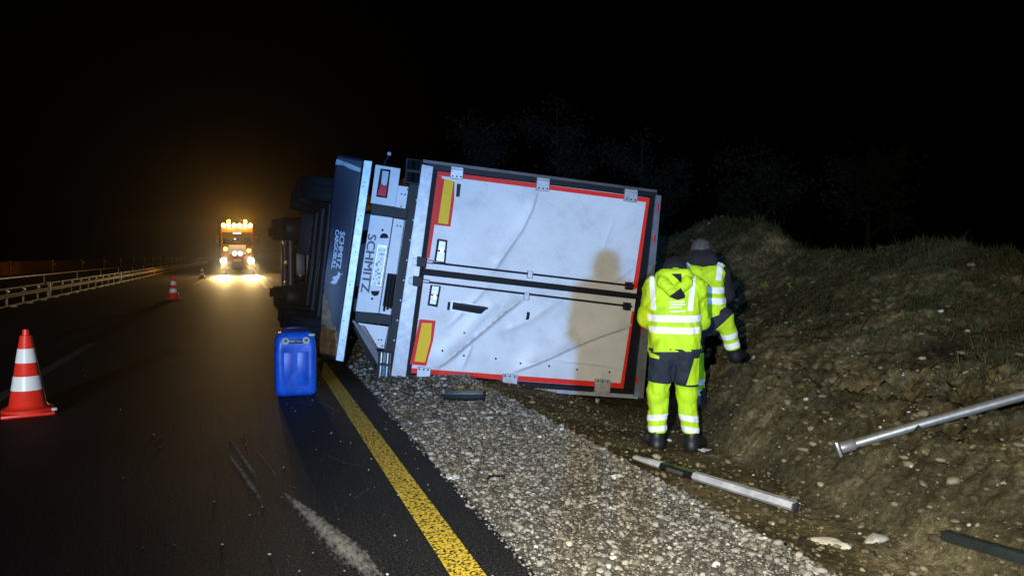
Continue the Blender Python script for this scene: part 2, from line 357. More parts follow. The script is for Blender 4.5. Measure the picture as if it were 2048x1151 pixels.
def sheet(name, x0, x1, y0, y1, z, m, nx_=2, ny_=2, cover=None, kind='structure', jitter=None):
    X, Y = np.meshgrid(np.linspace(x0, x1, nx_), np.linspace(y0, y1, ny_))
    if jitter is not None: X = X + jitter(X, Y)
    i = np.arange(nx_*ny_).reshape(ny_, nx_)
    F = np.stack([i[:-1, :-1], i[:-1, 1:], i[1:, 1:], i[1:, :-1]], -1).reshape(-1, 4)
    o = mesh_np(name, np.stack([X, Y, np.full_like(X, z)], -1).reshape(-1, 3), F, m)
    if cover is not None:
        a = o.data.attributes.new('cover', 'FLOAT', 'POINT'); a.data.foreach_set('value', np.asarray(cover(X, Y), np.float32).ravel())
    if kind: tag(o, kind=kind)
    return o
sheet('road', -9.2, 1.27, -60, 420, 0.0, M['asphalt'])
sheet('opposite_road', -21, -10.0, -60, 420, -0.01, M['asphalt'])
sheet('gravel_shoulder', 1.272, 2.60, -40, 420, 0.004, M['gravelbed'], 6, 400)
line_parent = None
tag(sheet('edge_line', 0.885, 1.045, -10, 34, 0.0035, M['yellowline'], 2, 2, cover=lambda X, Y: X*0+0.02), kind='structure')
tag(sheet('edge_line', 0.80, 0.98, 36, 300, 0.0035, M['whiteline'], 2, 2, cover=lambda X, Y: X*0+0.2), kind='structure')
for k in range(-1, 14):
    tag(sheet('lane_dash', -2.53, -2.38, 8.2+k*18-1.9, 8.2+k*18+6.2, 0.0035, M['oldline'], 2, 2, cover=lambda X, Y: X*0+0.05), kind='structure')

# scuffs left on the asphalt by the sliding trailer
def scuff(pts, w0, w1, cov, z):
    P = np.array([gnd(*p)[:2] for p in pts]); n = 40
    tt = np.linspace(0, len(P)-1, n); C2 = np.stack([np.interp(tt, np.arange(len(P)), P[:, k]) for k in (0, 1)], 1)
    T = np.gradient(C2, axis=0); T /= np.linalg.norm(T, axis=1)[:, None]; Nn = np.stack([T[:, 1], -T[:, 0]], 1)
    W = np.linspace(w0, w1, n); V = []; cv = []
    q = np.linspace(-1, 1, 9)
    for i in range(n):
        for s in q:
            V.append((*(C2[i]+Nn[i]*s*W[i]), z)); e = min(i, n-1-i)/n*5
            cv.append(cov*(1-(max(s, 0)**0.7 if s > 0 else abs(s)**4)) - 0.25*max(0, 1-e) - 0.12*abs(s))
    i = np.arange(n*9).reshape(n, 9)
    F = np.stack([i[:-1, :-1], i[:-1, 1:], i[1:, 1:], i[1:, :-1]], -1).reshape(-1, 4)
    o = mesh_np('scuff_mark', V, F, M['scuff']); a = o.data.attributes.new('cover', 'FLOAT', 'POINT'); a.data.foreach_set('value', np.asarray(cv, np.float32))
    return tag(o, kind='structure')
scuff([(566, 985), (610, 1025), (660, 1075), (760, 1172)], 0.03, 0.13, 0.32, 0.0030)
scuff([(448, 898), (480, 940), (522, 1002)], 0.015, 0.030, 0.26, 0.0031)
scuff([(456, 872), (485, 915), (516, 960)], 0.012, 0.022, 0.26, 0.0032)
scuff([(506, 892), (535, 925), (560, 965)], 0.006, 0.008, 0.24, 0.0033)
scuff([(420, 720), (455, 700), (480, 685)], 0.05, 0.10, 0.04, 0.0034)
scuff([(325, 1030), (350, 1080), (380, 1120)], 0.10, 0.14, 0.0, 0.0030)
scuff([(620, 795), (660, 815), (690, 830)], 0.05, 0.03, 0.10, 0.0030)
scuff([(640, 905), (690, 925), (740, 935)], 0.004, 0.005, 0.24, 0.0033)
scuff([(690, 1010), (725, 985), (770, 960)], 0.010, 0.006, 0.10, 0.0033)
scuff([(745, 905), (775, 930), (790, 965)], 0.05, 0.05, 0.03, 0.0033)

# ------------------------------------------------------------------ gravel
def ico(sub):
    bm = bmesh.new(); bmesh.ops.create_icosphere(bm, subdivisions=sub, radius=1.0)
    V = np.array([v.co[:] for v in bm.verts]); F = np.array([[v.index for v in f.verts] for f in bm.faces]); bm.free(); return V, F
ICO = {1: ico(1), 2: ico(2)}
def stones(name, P, size, sub, mat_, label, cat, flat=0.62, tone_pow=1.35, sink=0.36):
    bv, bf = ICO[sub]; n = len(P)
    variants = []
    for k in range(24):
        v = bv.copy(); r = 1+0.30*vnoise(v[:, 0]*1.7+k*9, v[:, 1]*1.7, v[:, 2]*1.7+k*3)
        v *= r[:, None]
        for _ in range(4):                                   # chip flat facets off
            d = rng.normal(size=3); d /= np.linalg.norm(d); h = rng.uniform(0.55, 0.85)
            over = np.maximum(v@d-h, 0); v -= over[:, None]*d
        variants.append(v)
    variants = np.array(variants)[rng.integers(0, 24, n)]
    sc_ = size[:, None]*np.stack([rng.uniform(0.8, 1.35, n), rng.uniform(0.65, 1.0, n), rng.uniform(flat*0.75, flat*1.25, n)], 1)
    V = variants*sc_[:, None, :]
    a = rng.uniform(0, 6.28, n); tx = rng.normal(0, 0.35, n)
    ca, sa, ct, st = np.cos(a)[:, None], np.sin(a)[:, None], np.cos(tx)[:, None], np.sin(tx)[:, None]
    x, y, z = V[..., 0], V[..., 1], V[..., 2]
    y, z = y*ct-z*st, y*st+z*ct; x, y = x*ca-y*sa, x*sa+y*ca
    V = np.stack([x, y, z + sc_[:, 2:3]*(1-2*sink)], -1) + P[:, None, :]
    m = len(bv); F = (bf[None]+np.arange(n)[:, None, None]*m).reshape(-1, 3)
    o = mesh_np(name, V.reshape(-1, 3), F, mat_, smooth=False)
    t = np.repeat(rng.uniform(0, 1, n)**tone_pow, m).astype(np.float32)
    at = o.data.attributes.new('tone', 'FLOAT', 'POINT'); at.data.foreach_set('value', t)
    return tag(o, label, cat, kind='stuff')
def scatter(n, x0, x1, y0, y1, ypow=1.0):
    x = rng.uniform(x0, x1, n); y = y0 + (y1-y0)*rng.uniform(0, 1, n)**ypow; return x, y
def gz(x, y): return np.where(x < 2.58, 0.004, ground(x, y))
x, y = scatter(8500, 1.29, 2.60, 2.2, 4.7, 1.15); x = x + vnoise(y*3, y*0)*0.03*(x < 1.5)
s = rng.gamma(2.2, 0.0037, len(x)).clip(0.004, 0.028)
stones('shoulder_gravel', np.stack([x, y, gz(x, y)], 1), s, 2, M['gravel'], 'loose grey and tan gravel of the shoulder beside the yellow line', 'gravel')
x, y = scatter(15000, 1.29, 2.60, 4.6, 7.2, 1.1); x = x + vnoise(y*3, y*0)*0.03*(x < 1.5)
s = rng.gamma(2.2, 0.0039, len(x)).clip(0.005, 0.030)
stones('middle_gravel', np.stack([x, y, gz(x, y)], 1), s, 1, M['gravel'], 'grey gravel of the shoulder just before the overturned trailer', 'gravel')
x, y = scatter(11000, 1.30, 2.62, 6.5, 24, 1.7); s = rng.gamma(3.0, 0.0056, len(x)).clip(0.008, 0.045)
stones('far_gravel', np.stack([x, y, gz(x, y)], 1), s, 1, M['gravel'], 'gravel running on underneath and past the overturned trailer', 'gravel')
x, y = scatter(12000, 1.24, 2.66, 2.2, 7.5, 1.3); s = rng.uniform(0.004, 0.012, len(x))
stones('fine_gravel', np.stack([x, y, gz(x, y)], 1), s, 1, M['gravel'], 'fine chippings between the shoulder stones', 'gravel')
# rim of the shoulder: a raised lip of tan stones
x = 2.52 + rng.normal(0, 0.06, 2600); y = 2.2+7.5*rng.uniform(0, 1, 2600)**1.2
stones('shoulder_edge_stones', np.stack([x, y, gz(x, y)+0.01], 1), rng.gamma(2.4, 0.0050, 2600).clip(0.005, 0.032), 1, M['gravel'], 'tan stones heaped along the outer rim of the shoulder', 'gravel', tone_pow=0.8)
# chips strewn on asphalt and rubble in the ditch and on the bank
n = 150; y = rng.uniform(3, 11, n); x = 1.25-np.abs(rng.normal(0, 1.1, n)); keep = x > -3
stones('strewn_chips', np.stack([x, y, x*0+0.001], 1)[keep], rng.uniform(0.003, 0.009, n)[keep], 1, M['gravel'], 'small pale chips strewn across the asphalt', 'gravel', tone_pow=0.4)
n = 4200; y = 2.2+8.5*rng.uniform(0, 1, n)**1.3; x = 2.62+np.abs(rng.normal(0, 1.0, n))
stones('ditch_rubble', np.stack([x, y, ground(x, y)], 1), rng.gamma(3.0, 0.0042, n).clip(0.004, 0.05), 1, M['rubble'], 'rubble and pebbles lying in the brown ditch', 'rubble', tone_pow=1.6, sink=0.4)
n = 4200; y = 2.5+12*rng.uniform(0, 1, n); x = vfoot(y)+rng.gamma(2.0, 0.9, n); keep = x < 10
stones('bank_clods', np.stack([x, y, ground(x, y)], 1)[keep], rng.gamma(1.4, 0.010, n).clip(0.005, 0.06)[keep], 2, M['rubble'], 'broken clods of earth sticking out of the bank', 'clods', tone_pow=1.5, flat=0.5, sink=0.45)

# dry scrub on the upper slope of the bank
M['scrub'] = mat('dry_scrub', (0.080, 0.098, 0.045), 0.9, var=0.6, vscale=2.5, spec=0.1)
n = 8500; y = 2.0+15*rng.uniform(0, 1, n); x = vfoot(y)+1.0+rng.uniform(0, 1, n)**0.7*4.6
keep = vnoise(x*1.4+3, y*1.4)*0.6+(x-vfoot(y)-2.3)*0.35+rng.normal(0, 0.25, n) > 0.0; x, y = x[keep], y[keep]; n = len(x)
bx_, by_ = np.repeat(x, 7), np.repeat(y, 7); m_ = len(bx_); base_ = np.stack([bx_+rng.normal(0, 0.025, m_), by_+rng.normal(0, 0.025, m_), np.repeat(ground(x, y), 7)-0.01], 1)
a_ = rng.uniform(0, 6.28, m_); h_ = rng.gamma(4, 0.018, m_)[:, None]; ln_ = np.stack([np.cos(a_), np.sin(a_), a_*0], 1); sd_ = np.stack([-np.sin(a_), np.cos(a_), a_*0], 1)*0.006
tip_ = base_+ln_*h_*rng.uniform(0.3, 1.3, (m_, 1))+np.array((0, 0, 1.0))*h_
tag(mesh_np('bank_scrub', np.stack([base_-sd_, base_+sd_, tip_], 1).reshape(-1, 3), np.arange(m_*3).reshape(-1, 3), M['scrub']), 'short dry scrub growing on the upper bank', 'scrub', kind='stuff')

# ------------------------------------------------------------------ overturned trailer: frame of its rear face (x: trailer up, y: world up, z: towards viewer)
TO = np.array([1.732, 9.116, 0.03])
TM = np.array([[0.9707, 0.1163, -0.2101], [-0.2095, -0.0170, -0.9777], [-0.1173, 0.9931, 0.0078]])
TM[:, 0] /= np.linalg.norm(TM[:, 0]); TM[:, 1] -= TM[:, 0]*(TM[:, 0]@TM[:, 1]); TM[:, 1] /= np.linalg.norm(TM[:, 1]); TM[:, 2] = np.cross(TM[:, 0], TM[:, 1])
TMAT = Matrix(((*TM[0], TO[0]), (*TM[1], TO[1]), (*TM[2], TO[2]), (0, 0, 0, 1)))
BACK = TM.T @ np.array([0.012, 1.0, 0.0])            # the body runs on along the road; the rear frame was racked in the crash
def L(px, py, wv=0.0):
    d = TM.T @ ray(px, py); c = TM.T @ (CAM-TO); return c + d*((wv-c[2])/d[2])
tr = thing('semi_trailer', 'white box semi trailer lying on its side with crumpled rear doors', 'semi trailer', matrix=TMAT)
def plate(name, poly, w0, w1, m, parent=tr, bev=0.0):
    return prism(name, [L(*p, w1) for p in poly], [tuple(L(*p, w1)[:2])+(w0,) for p in poly], m, parent, bev)
def mid(p, q, t): return (p[0]+(q[0]-p[0])*t, p[1]+(q[1]-p[1])*t)

# box body behind the rear frame
f4 = [(0.05, 0.05), (3.02, 0.04), (3.03, 2.57), (0.05, 2.58)]
pr = [np.array((a, b, -0.10)) for a, b in f4]
prism('box_body', [tuple(p) for p in pr], [tuple(p+BACK*13.2) for p in pr], M['white'], tr)
# rear frame: sill (left in the picture), roof beam, hinge posts
plate('floor_sill', [(844, 328), (867, 333), (811, 757), (782, 751)], -0.12, 0.0, M['sill'], bev=0.004)
plate('sill_seal', [(866.5, 333), (876, 336), (821, 752), (811, 757)], -0.10, -0.02, M['rubber'])
plate('hinge_post', [(844, 321), (1315, 383), (1313, 395), (868, 339.5)], -0.13, -0.015, M['blackmetal'], bev=0.004)
plate('post_trim', [(846, 319), (1314, 380), (1314, 385), (846, 325)], -0.13, 0.0, M['tanktop'])
plate('hinge_post', [(806, 747), (1252, 779), (1276, 790), (812, 757)], -0.13, -0.015, M['blackmetal'], bev=0.004)
plate('post_trim', [(855, 762), (1274, 789), (1276, 797), (853, 768)], -0.13, 0.0, M['sill'])
plate('roof_seal', [(1300, 394), (1313, 396), (1268, 792), (1247, 776)], -0.12, -0.02, M['rubber'])
plate('roof_beam', [(1312, 389), (1323, 391), (1287, 797), (1268, 792)], -0.20, 0.012, M['beam'], bev=0.003)
for (ax, ay) in [(1316.5, 414), (1309.5, 477), (1297, 560), (1284, 655), (1274, 760)]:
    plate('marker_slot', [(ax-1.7, ay-7), (ax+2.3, ay-6.5), (ax+1.5, ay+7), (ax-2.3, ay+6.5)], 0.0, 0.016, M['lampred'])

# doors: creased sheet panels
def seg_field(u, v, pts):
    """signed distance to a polyline and the position along it (0..1)"""
    best = np.full(u.shape, 1e9); side = np.zeros(u.shape); pos = np.zeros(u.shape); n = len(pts)-1
    for i in range(n):
        a, b = np.array(pts[i][:2]), np.array(pts[i+1][:2]); ab = b-a; l2 = ab@ab
        t = np.clip(((u-a[0])*ab[0]+(v-a[1])*ab[1])/l2, 0, 1)
        dx = u-a[0]-t*ab[0]; dy = v-a[1]-t*ab[1]; d = np.hypot(dx, dy)
        k = d < best; best = np.where(k, d, best); side = np.where(k, np.sign(ab[0]*dy-ab[1]*dx), side); pos = np.where(k, (i+t)/n, pos)
    return best*side, pos
CREASES = [  # pixels along the fold, height, steep side width, gentle side width
    ([(1078, 372), (1064, 420), (1043, 462), (1008, 512), (985, 548)], 0.020, 0.022, 0.13),
    ([(1046, 596), (1012, 621), (962, 664), (930, 690), (893, 722), (858, 744)], 0.050, 0.035, 0.16),
    ([(1000, 612), (975, 640), (945, 668)], 0.016, 0.02, 0.08),
    ([(1266, 650), (1205, 670), (1150, 692), (1095, 717), (1015, 750)], 0.055, 0.022, 0.17),
    ([(1262, 744), (1205, 731), (1120, 722)], 0.014, 0.012, 0.09),
    ([(1276, 528), (1255, 545), (1225, 565)], 0.016, 0.02, 0.06),
    ([(1235, 560), (1195, 566), (1160, 572)], 0.010, 0.02, 0.05),
    ([(945, 690), (935, 715), (922, 745)], 0.010, 0.015, 0.06),
    ([(985, 565), (950, 600), (900, 650)], 0.007, 0.03, 0.06),
    ([(1230, 440), (1216, 475), (1208, 500)], 0.005, 0.02, 0.06),
    ([(1120, 600), (1060, 640), (1010, 660)], 0.010, 0.06, 0.12)]
CL = [([L(*p) for p in pts], h, a, b) for pts, h, a, b in CREASES]
def dent(u, v):
    z = 0.006*vnoise(u*1.6, v*1.6) + 0.0025*vnoise(u*4+5, v*4)
    for pts, h, a, b in CL:
        d, t = seg_field(u, v, pts)
        fall = sstep(-0.02, 0.12, t)*sstep(1.02, 0.80, t)*0.75+0.25
        z = z + 1.4*h*fall*np.where(d > 0, np.exp(-(d/(a*0.55))**2*0.8), np.exp(-np.abs(d)/b*1.4))
    return z
def door_panel(name, quad, label=None):
    nu, nv = 190, 90
    s, t = np.meshgrid(np.linspace(0, 1, nu), np.linspace(0, 1, nv))
    q = [np.array(L(*p)) for p in quad]
    P = (q[0][None, None]*((1-s)*(1-t))[..., None] + q[1]*(s*(1-t))[..., None] + q[2]*(s*t)[..., None] + q[3]*((1-s)*t)[..., None])
    e = np.minimum(np.minimum(s, 1-s)*8, np.minimum(t, 1-t)*5).clip(0, 1)
    P[..., 2] = -0.03 + dent(P[..., 0], P[..., 1])*(0.25+0.75*e)
    i = np.arange(nu*nv).reshape(nv, nu)
    F = np.stack([i[:-1, :-1], i[1:, :-1], i[1:, 1:], i[:-1, 1:]], -1).reshape(-1, 4)
    V = P.reshape(-1, 3); Vb = V.copy(); Vb[:, 2] = -0.09
    rim = np.concatenate([i[0, :], i[1:, -1], i[-1, -2::-1], i[-2:0:-1, 0]])
    n = len(V); Fr = np.stack([rim, np.roll(rim, -1), np.roll(rim, -1)+n, rim+n], -1)
    o = mesh_np(name, np.concatenate([V, Vb]), np.concatenate([F, F[:, ::-1]+n, Fr]), M['white'], tr, smooth=True)
    o.data.set_sharp_from_angle(angle=math.radians(50))
    if label: o['label'] = label
    return o
d_up = door_panel('door', [(873, 341), (1303, 396), (1283, 590), (845, 539)], 'upper rear door with one slanting fold')
d_lo = door_panel('door', [(843, 546), (1281, 597), (1251, 777), (807, 744)], 'lower rear door badly creased and torn')
def tape(quad, parent):
    bm = bmesh.new(); n = 40
    q = [np.array(L(*p)) for p in quad]; rows = []
    for i in range(n+1):
        t = i/n; a = q[0]*(1-t)+q[1]*t; b = q[3]*(1-t)+q[2]*t
        r = []
        for p, dz in ((a, -0.004), (a, 0.007), (b, 0.007), (b, -0.004)):
            zz = -0.03+float(dent(np.array([p[0]]), np.array([p[1]]))[0])*0.35
            r.append(bm.verts.new((p[0], p[1], zz+dz)))
        rows.append(r)
    for r0, r1 in zip(rows, rows[1:]):
        for k in range(3): bm.faces.new((r0[k], r1[k], r1[k+1], r0[k+1]))
    return mesh_bm('red_edge_tape', bm, M['red'], parent)
tape([(873, 341), (1303, 396), (1303, 405), (873, 350)], d_up)
tape([(1293, 404), (1303, 405), (1276, 576), (1266, 580)], d_up)
tape([(872, 350), (884, 352), (859, 516), (847, 515)], d_up)
tape([(847, 530), (853, 531), (850, 541), (845, 540)], d_up)
tape([(808, 735), (1251, 767), (1250, 777), (807, 745)], d_lo)
tape([(1265, 622), (1276, 624), (1252, 768), (1242, 768)], d_lo)
tape([(833, 572), (845, 574), (823, 738), (808, 736)], d_lo)
tape([(841, 549), (848, 550), (846, 558), (840, 557)], d_lo)
def door_face(name, poly, w1, m, parent, th=0.012, bev=0.0):
    c = np.mean([L(*p) for p in poly], axis=0); z0 = -0.03+float(dent(np.array([c[0]]), np.array([c[1]]))[0])*0.8
    return prism(name, [L(*p, z0+w1) for p in poly], [tuple(L(*p, z0+w1)[:2])+(z0+w1-th,) for p in poly], m, parent, bev)
# reflector boards
r1 = door_face('reflector_board', [(881, 356), (909, 363), (908, 400), (901, 453), (868, 449)], 0.010, M['redplate'], d_up, 0.02)
door_face('yellow_field', [(889, 357), (907, 362), (896, 448), (876, 446)], 0.0135, M['yellowplate'], r1, 0.006)
r2 = door_face('reflector_board', [(839, 638), (871, 641), (866, 680), (852, 731), (820, 728)], 0.020, M['redplate'], d_lo, 0.03)
door_face('yellow_field', [(844, 645), (864, 646), (861, 682), (850, 724), (829, 722)], 0.0235, M['yellowplate'], r2, 0.006)
door_face('chipped_patch', [(914, 367), (922, 368), (919, 394), (912, 393)], 0.004, M['blackmetal'], d_up, 0.01)
door_face('scratch', [(967, 366), (975, 369), (975, 381), (972, 388), (973, 372)], 0.003, M['sill'], d_up, 0.008)
# seam between the doors, locking rods
def lrod(name, pts, wv, r, m, parent, seg=10): return tube(name, [L(*p, wv) for p in pts], r, m, parent, seg)
plate('centre_seal', [(844, 536), (1284, 588), (1281, 599), (842, 549)], -0.10, 0.022, M['rubber'], tr, bev=0.008)
for parent, a, b, brk in ((d_up, (850, 523), (1268, 571.5), [(1061, 548.5)]), (d_lo, (842, 562), (1264, 612.5), [(1054, 592)])):
    rd = lrod('locking_rod', [a, mid(a, b, .25), mid(a, b, .5), mid(a, b, .75), b], 0.055, 0.0125, M['blackmetal'], parent)  # dark material paints in the shadow lines along the light rods
    for q in brk: door_face('rod_bracket', [(q[0]-5, q[1]-8), (q[0]+5, q[1]-7), (q[0]+4, q[1]+8), (q[0]-6, q[1]+7)], 0.10, M['alu'], rd, 0.09, 0.004)
    door_face('rod_bracket', [(b[0]-14, b[1]-8), (b[0]-2, b[1]-7), (b[0]-3, b[1]+8), (b[0]-15, b[1]+7)], 0.10, M['blackmetal'], rd, 0.09)
    plate('cam_keeper', [(a[0]-16, a[1]-11), (a[0]+4, a[1]-8), (a[0]+1, a[1]+12), (a[0]-17, a[1]+9)], -0.05, 0.07, M['blackmetal'], rd, 0.006)
    plate('cam_hook', [(a[0]-24, a[1]-8), (a[0]-14, a[1]-6), (a[0]-15, a[1]+7), (a[0]-25, a[1]+5)], 0.0, 0.05, M['beam'], rd, 0.004)
    tube('cam_ring', [L(a[0]+4, a[1]-1, 0.06), L(a[0]+16, a[1]+1, 0.06)], 0.024, M['alu'], rd, 10)
# door handles
for parent, fr, inner, lev in ((d_up, [(875, 477), (895, 480), (891, 526), (868, 522)], [(878.5, 481), (891.5, 483), (888, 524), (872, 521)], [(881, 494), (888, 495), (887, 507), (880, 506)]),
                               (d_lo, [(861, 569), (882, 572), (875, 614), (855, 610)], [(864.5, 571), (878.5, 573), (872, 609), (859, 607)], [(867, 588), (873, 589), (871, 600), (865, 599)])):
    h = door_face('handle', fr, 0.012, M['rubber'], parent, 0.02, 0.004)
    door_face('handle_plate', inner, 0.018, M['alu'], h, 0.02, 0.003)
    door_face('latch', lev, 0.034, M['steel'], h, 0.02, 0.004)
    q = [mid(inner[0], inner[3], .45), mid(inner[1], inner[2], .45), mid(inner[1], inner[2], .53), mid(inner[0], inner[3], .53)]
    door_face('handle_bar', q, 0.026, M['rubber'], h, 0.01)
# recessed document pocket, stray holes
pk = door_face('document_pocket', [(903, 600.5), (980, 612), (978, 633), (901, 621)], 0.010, M['alu'], d_lo, 0.03)
door_face('pocket_flap', [(906, 603.5), (977, 614), (975, 630), (904, 618)], 0.016, M['rubber'], pk, 0.02, 0.004)
door_face('pocket_lip', [(907, 604.5), (976, 615), (975.7, 618.5), (906.7, 608)], 0.022, M['blackmetal'], pk, 0.01)
door_face('hole_cover', [(896, 603), (901, 604), (899, 620), (894, 619)], 0.006, M['rubber'], d_lo, 0.01)
door_face('torn_hole', [(1054, 623), (1060, 624), (1058, 640), (1051, 639), (1053, 633)], 0.006, M['rubber'], d_lo, 0.01)
door_face('torn_hole', [(927, 664), (931, 664), (933, 667), (927, 667)], 0.006, M['rubber'], d_lo, 0.01)
for q in [(885, 701), (928, 711), (992, 717), (1041, 726), (1099, 732), (1155, 739), (1220, 744)]:
    c = L(*q); z0 = -0.03+float(dent(np.array([c[0]]), np.array([c[1]]))[0])*0.9
    lathe('bolt_hole', [(0.013, -0.008), (0.013, 0.006), (0.0, 0.007)], (c[0], c[1], z0+0.002), (0, 0, 1), M['rubber'], d_lo, 10)
# hinges
for parent, rects in ((d_up, [(900, 337, 927, 359), (1072, 359, 1100, 383), (1248, 382, 1276, 405)]), (d_lo, [(833, 733, 862, 758), (1004, 747, 1036, 774), (1189, 757, 1222, 784)])):
    for (x0, y0, x1, y1) in rects:
        up_ = parent is d_up; k = 3
        poly = [(x0+2, y0-k*0), (x1, y0+k), (x1-2, y1), (x0, y1-k)]
        h = plate('hinge', poly, -0.04, 0.018, M['alu'], parent, 0.005)
        e = [(x0+2, y0-5), (x1, y0-2), (x1, y0+4), (x0+2, y0+1)] if up_ else [(x0, y1-4), (x1-2, y1-1), (x1-2, y1+5), (x0, y1+2)]
        plate('hinge_knuckle', e, -0.05, 0.030, M['sill'], h, 0.006)
        for t in (0.2, 0.5, 0.8):
            yy = (y1-6) if up_ else (y0+5); c = L(x0+(x1-x0)*t, yy-1.5+t*3, 0.018)
            lathe('bolt', [(0.011, 0), (0.011, 0.007), (0.0, 0.009)], tuple(c), (0, 0, 1), M['blackmetal'], h, 8)

# rear underside: rollers, light carriers, bumper, mud flap (left of the sill in the picture)
plate('cross_member', [(822, 338), (845, 329), (783, 752), (757, 742), (779, 640)], -0.14, -0.03, M['blackmetal'], bev=0.005)
for k in range(9):
    q = mid((833, 400), (782, 720), k/8); c = L(q[0], q[1], -0.03)
    lathe('rivet', [(0.010, 0), (0.010, 0.005), (0, 0.008)], tuple(c), (0, 0, 1), M['alu'], tr, 8)
def roller(quad, m):
    h = plate('roller_bracket', quad, -0.14, 0.0, M['blackmetal'], tr, 0.004)
    a, b, c_, d_ = quad
    for t0, t1 in ((0.05, 0.44), (0.54, 0.95)):
        for sx in (0.30, 0.72):
            p = mid(mid(a, b, sx), mid(d_, c_, sx), t0); q = mid(mid(a, b, sx), mid(d_, c_, sx), t1)
            tube('roller', [L(*p, 0.02), L(*q, 0.02)], 0.040, m, h, 16)
roller([(812, 316), (844, 320), (840, 370), (810, 366)], M['blackmetal'].copy())
bpy.data.materials['black_metal.001'].node_tree.nodes['Principled BSDF'].inputs['Roughness'].default_value = 0.12
roller([(755, 700), (785, 703), (781, 757), (751, 753)], M['chrome'])
plate('lamp_carrier', [(751, 329), (801, 337), (791, 414), (741, 406)], -0.10, -0.02, M['plate'], bev=0.004)
tl = plate('tail_lamp', [(761, 337), (781, 339), (774, 396), (752, 393)], -0.06, 0.0, M['rubber'], tr, 0.006)
plate('clear_lens', [(765, 341), (778, 343), (774, 369), (769, 372), (762, 367)], -0.01, 0.010, M['lampclear'], tl, 0.003)
plate('red_lens', [(761, 368), (769, 374), (775, 370), (772, 393), (754, 390)], -0.01, 0.012, M['lampred'], tl, 0.003)
plate('bracket_plate', [(797, 371), (822, 375), (815, 418), (791, 414)], -0.09, -0.035, M['plate'])
for q in [(815, 379), (803, 388), (810, 389), (802, 413)]:
    lathe('bolt', [(0.010, 0), (0.010, 0.006), (0, 0.008)], tuple(L(*q, -0.035)), (0, 0, 1), M['rubber'], tr, 8)
plate('bumper_bracket', [(744, 406), (817, 418), (813, 438), (741, 428)], -0.12, 0.0, M['blackmetal'], bev=0.006)
plate('number_plate_panel', [(741, 429), (786, 435), (757, 626), (711, 622)], -0.10, -0.02, M['plate'], bev=0.004)
plate('number_plate_panel', [(787.5, 436), (812, 440), (783, 630), (758.5, 626)], -0.10, -0.03, M['plate'], bev=0.004)
for q in [(795, 451), (801, 452)]: lathe('bolt', [(0.010, 0), (0.010, 0.006), (0, 0.008)], tuple(L(*q, -0.03)), (0, 0, 1), M['rubber'], tr, 8)
for (c, s) in (((768, 472), 1), ((750, 585.5), -1)):
    pts = [(c[0]-8.5*math.cos(a)*1.0, c[1]+s*4-s*10*math.sin(a)) for a in [math.pi*k/10 for k in range(11)]]
    plate('number_plate_lamp', pts, -0.04, 0.012, M['rubber'])
for q in [(765, 460), (744, 597)]:
    plate('screw_mark', [(q[0], q[1]-3), (q[0]+3, q[1]), (q[0], q[1]+3), (q[0]-3, q[1])], -0.04, -0.014, M['rubber'])
plate('cable_holder', [(775, 546), (793, 548), (784, 615), (765, 612)], -0.05, 0.03, M['rubber'], bev=0.006)
for dx in (0, 7, 13): tube('cable', [L(777+dx, 549+dx*.15, 0.035), L(767.5+dx, 622-dx*0.4, 0.035)], 0.012, M['blackmetal'], tr, 8)
plate('bumper_bracket', [(711, 622), (784, 630), (782, 650), (709, 643)], -0.12, 0.0, M['blackmetal'], bev=0.006)
plate('lamp_carrier', [(708, 644), (777, 653), (771, 697), (752, 693), (735, 672)], -0.10, -0.03, M['plate'])
for q in [(757, 678.5), (763, 679), (764.5, 691)]: lathe('bolt', [(0.010, 0), (0.010, 0.006), (0, 0.008)], tuple(L(*q, -0.03)), (0, 0, 1), M['rubber'], tr, 8)
bt = plate('tail_lamp', [(716, 650), (729, 652), (756, 697), (743, 699)], -0.03, 0.03, mat('lamp_red_broken', (0.10, 0.012, 0.02), 0.35, var=0.6, vscale=30), tr, 0.006)
plate('bent_bracket', [(703, 640), (709, 640), (736, 672), (757, 705), (756, 732), (748, 715), (722, 672)], -0.05, 0.05, M['tanktop'], bev=0.004)
plate('torn_lining', [(706, 652), (716, 658), (745, 705), (752, 742), (742, 728), (720, 684)], -0.08, 0.0, M['rubber'])
plate('bumper_rail', [(728, 320), (745, 322), (687, 723), (671, 720)], -0.10, -0.005, M['alu'], bev=0.006)
for t in (0.10, 0.12, 0.27, 0.29, 0.45, 0.62, 0.8, 0.9):
    q = mid((736, 325), (680, 720), t)
    lathe('rivet', [(0.008, 0), (0.008, 0.004), (0, 0.006)], tuple(L(q[0]+random.uniform(-4, 4), q[1], -0.005)), (0, 0, 1), M['blackmetal'], tr, 8)
tube('marker_arm', [L(768, 330, -0.06), L(771, 322, -0.06), L(776, 316, -0.05), L(778, 309, -0.05)], 0.016, M['rubber'], tr, 10)
bm = bmesh.new(); bmesh.ops.create_icosphere(bm, subdivisions=2, radius=0.027, matrix=Matrix.Translation(Vector(L(778.5, 307.5, -0.04)))); mesh_bm('marker_lamp', bm, M['lampclear'], tr, 60)

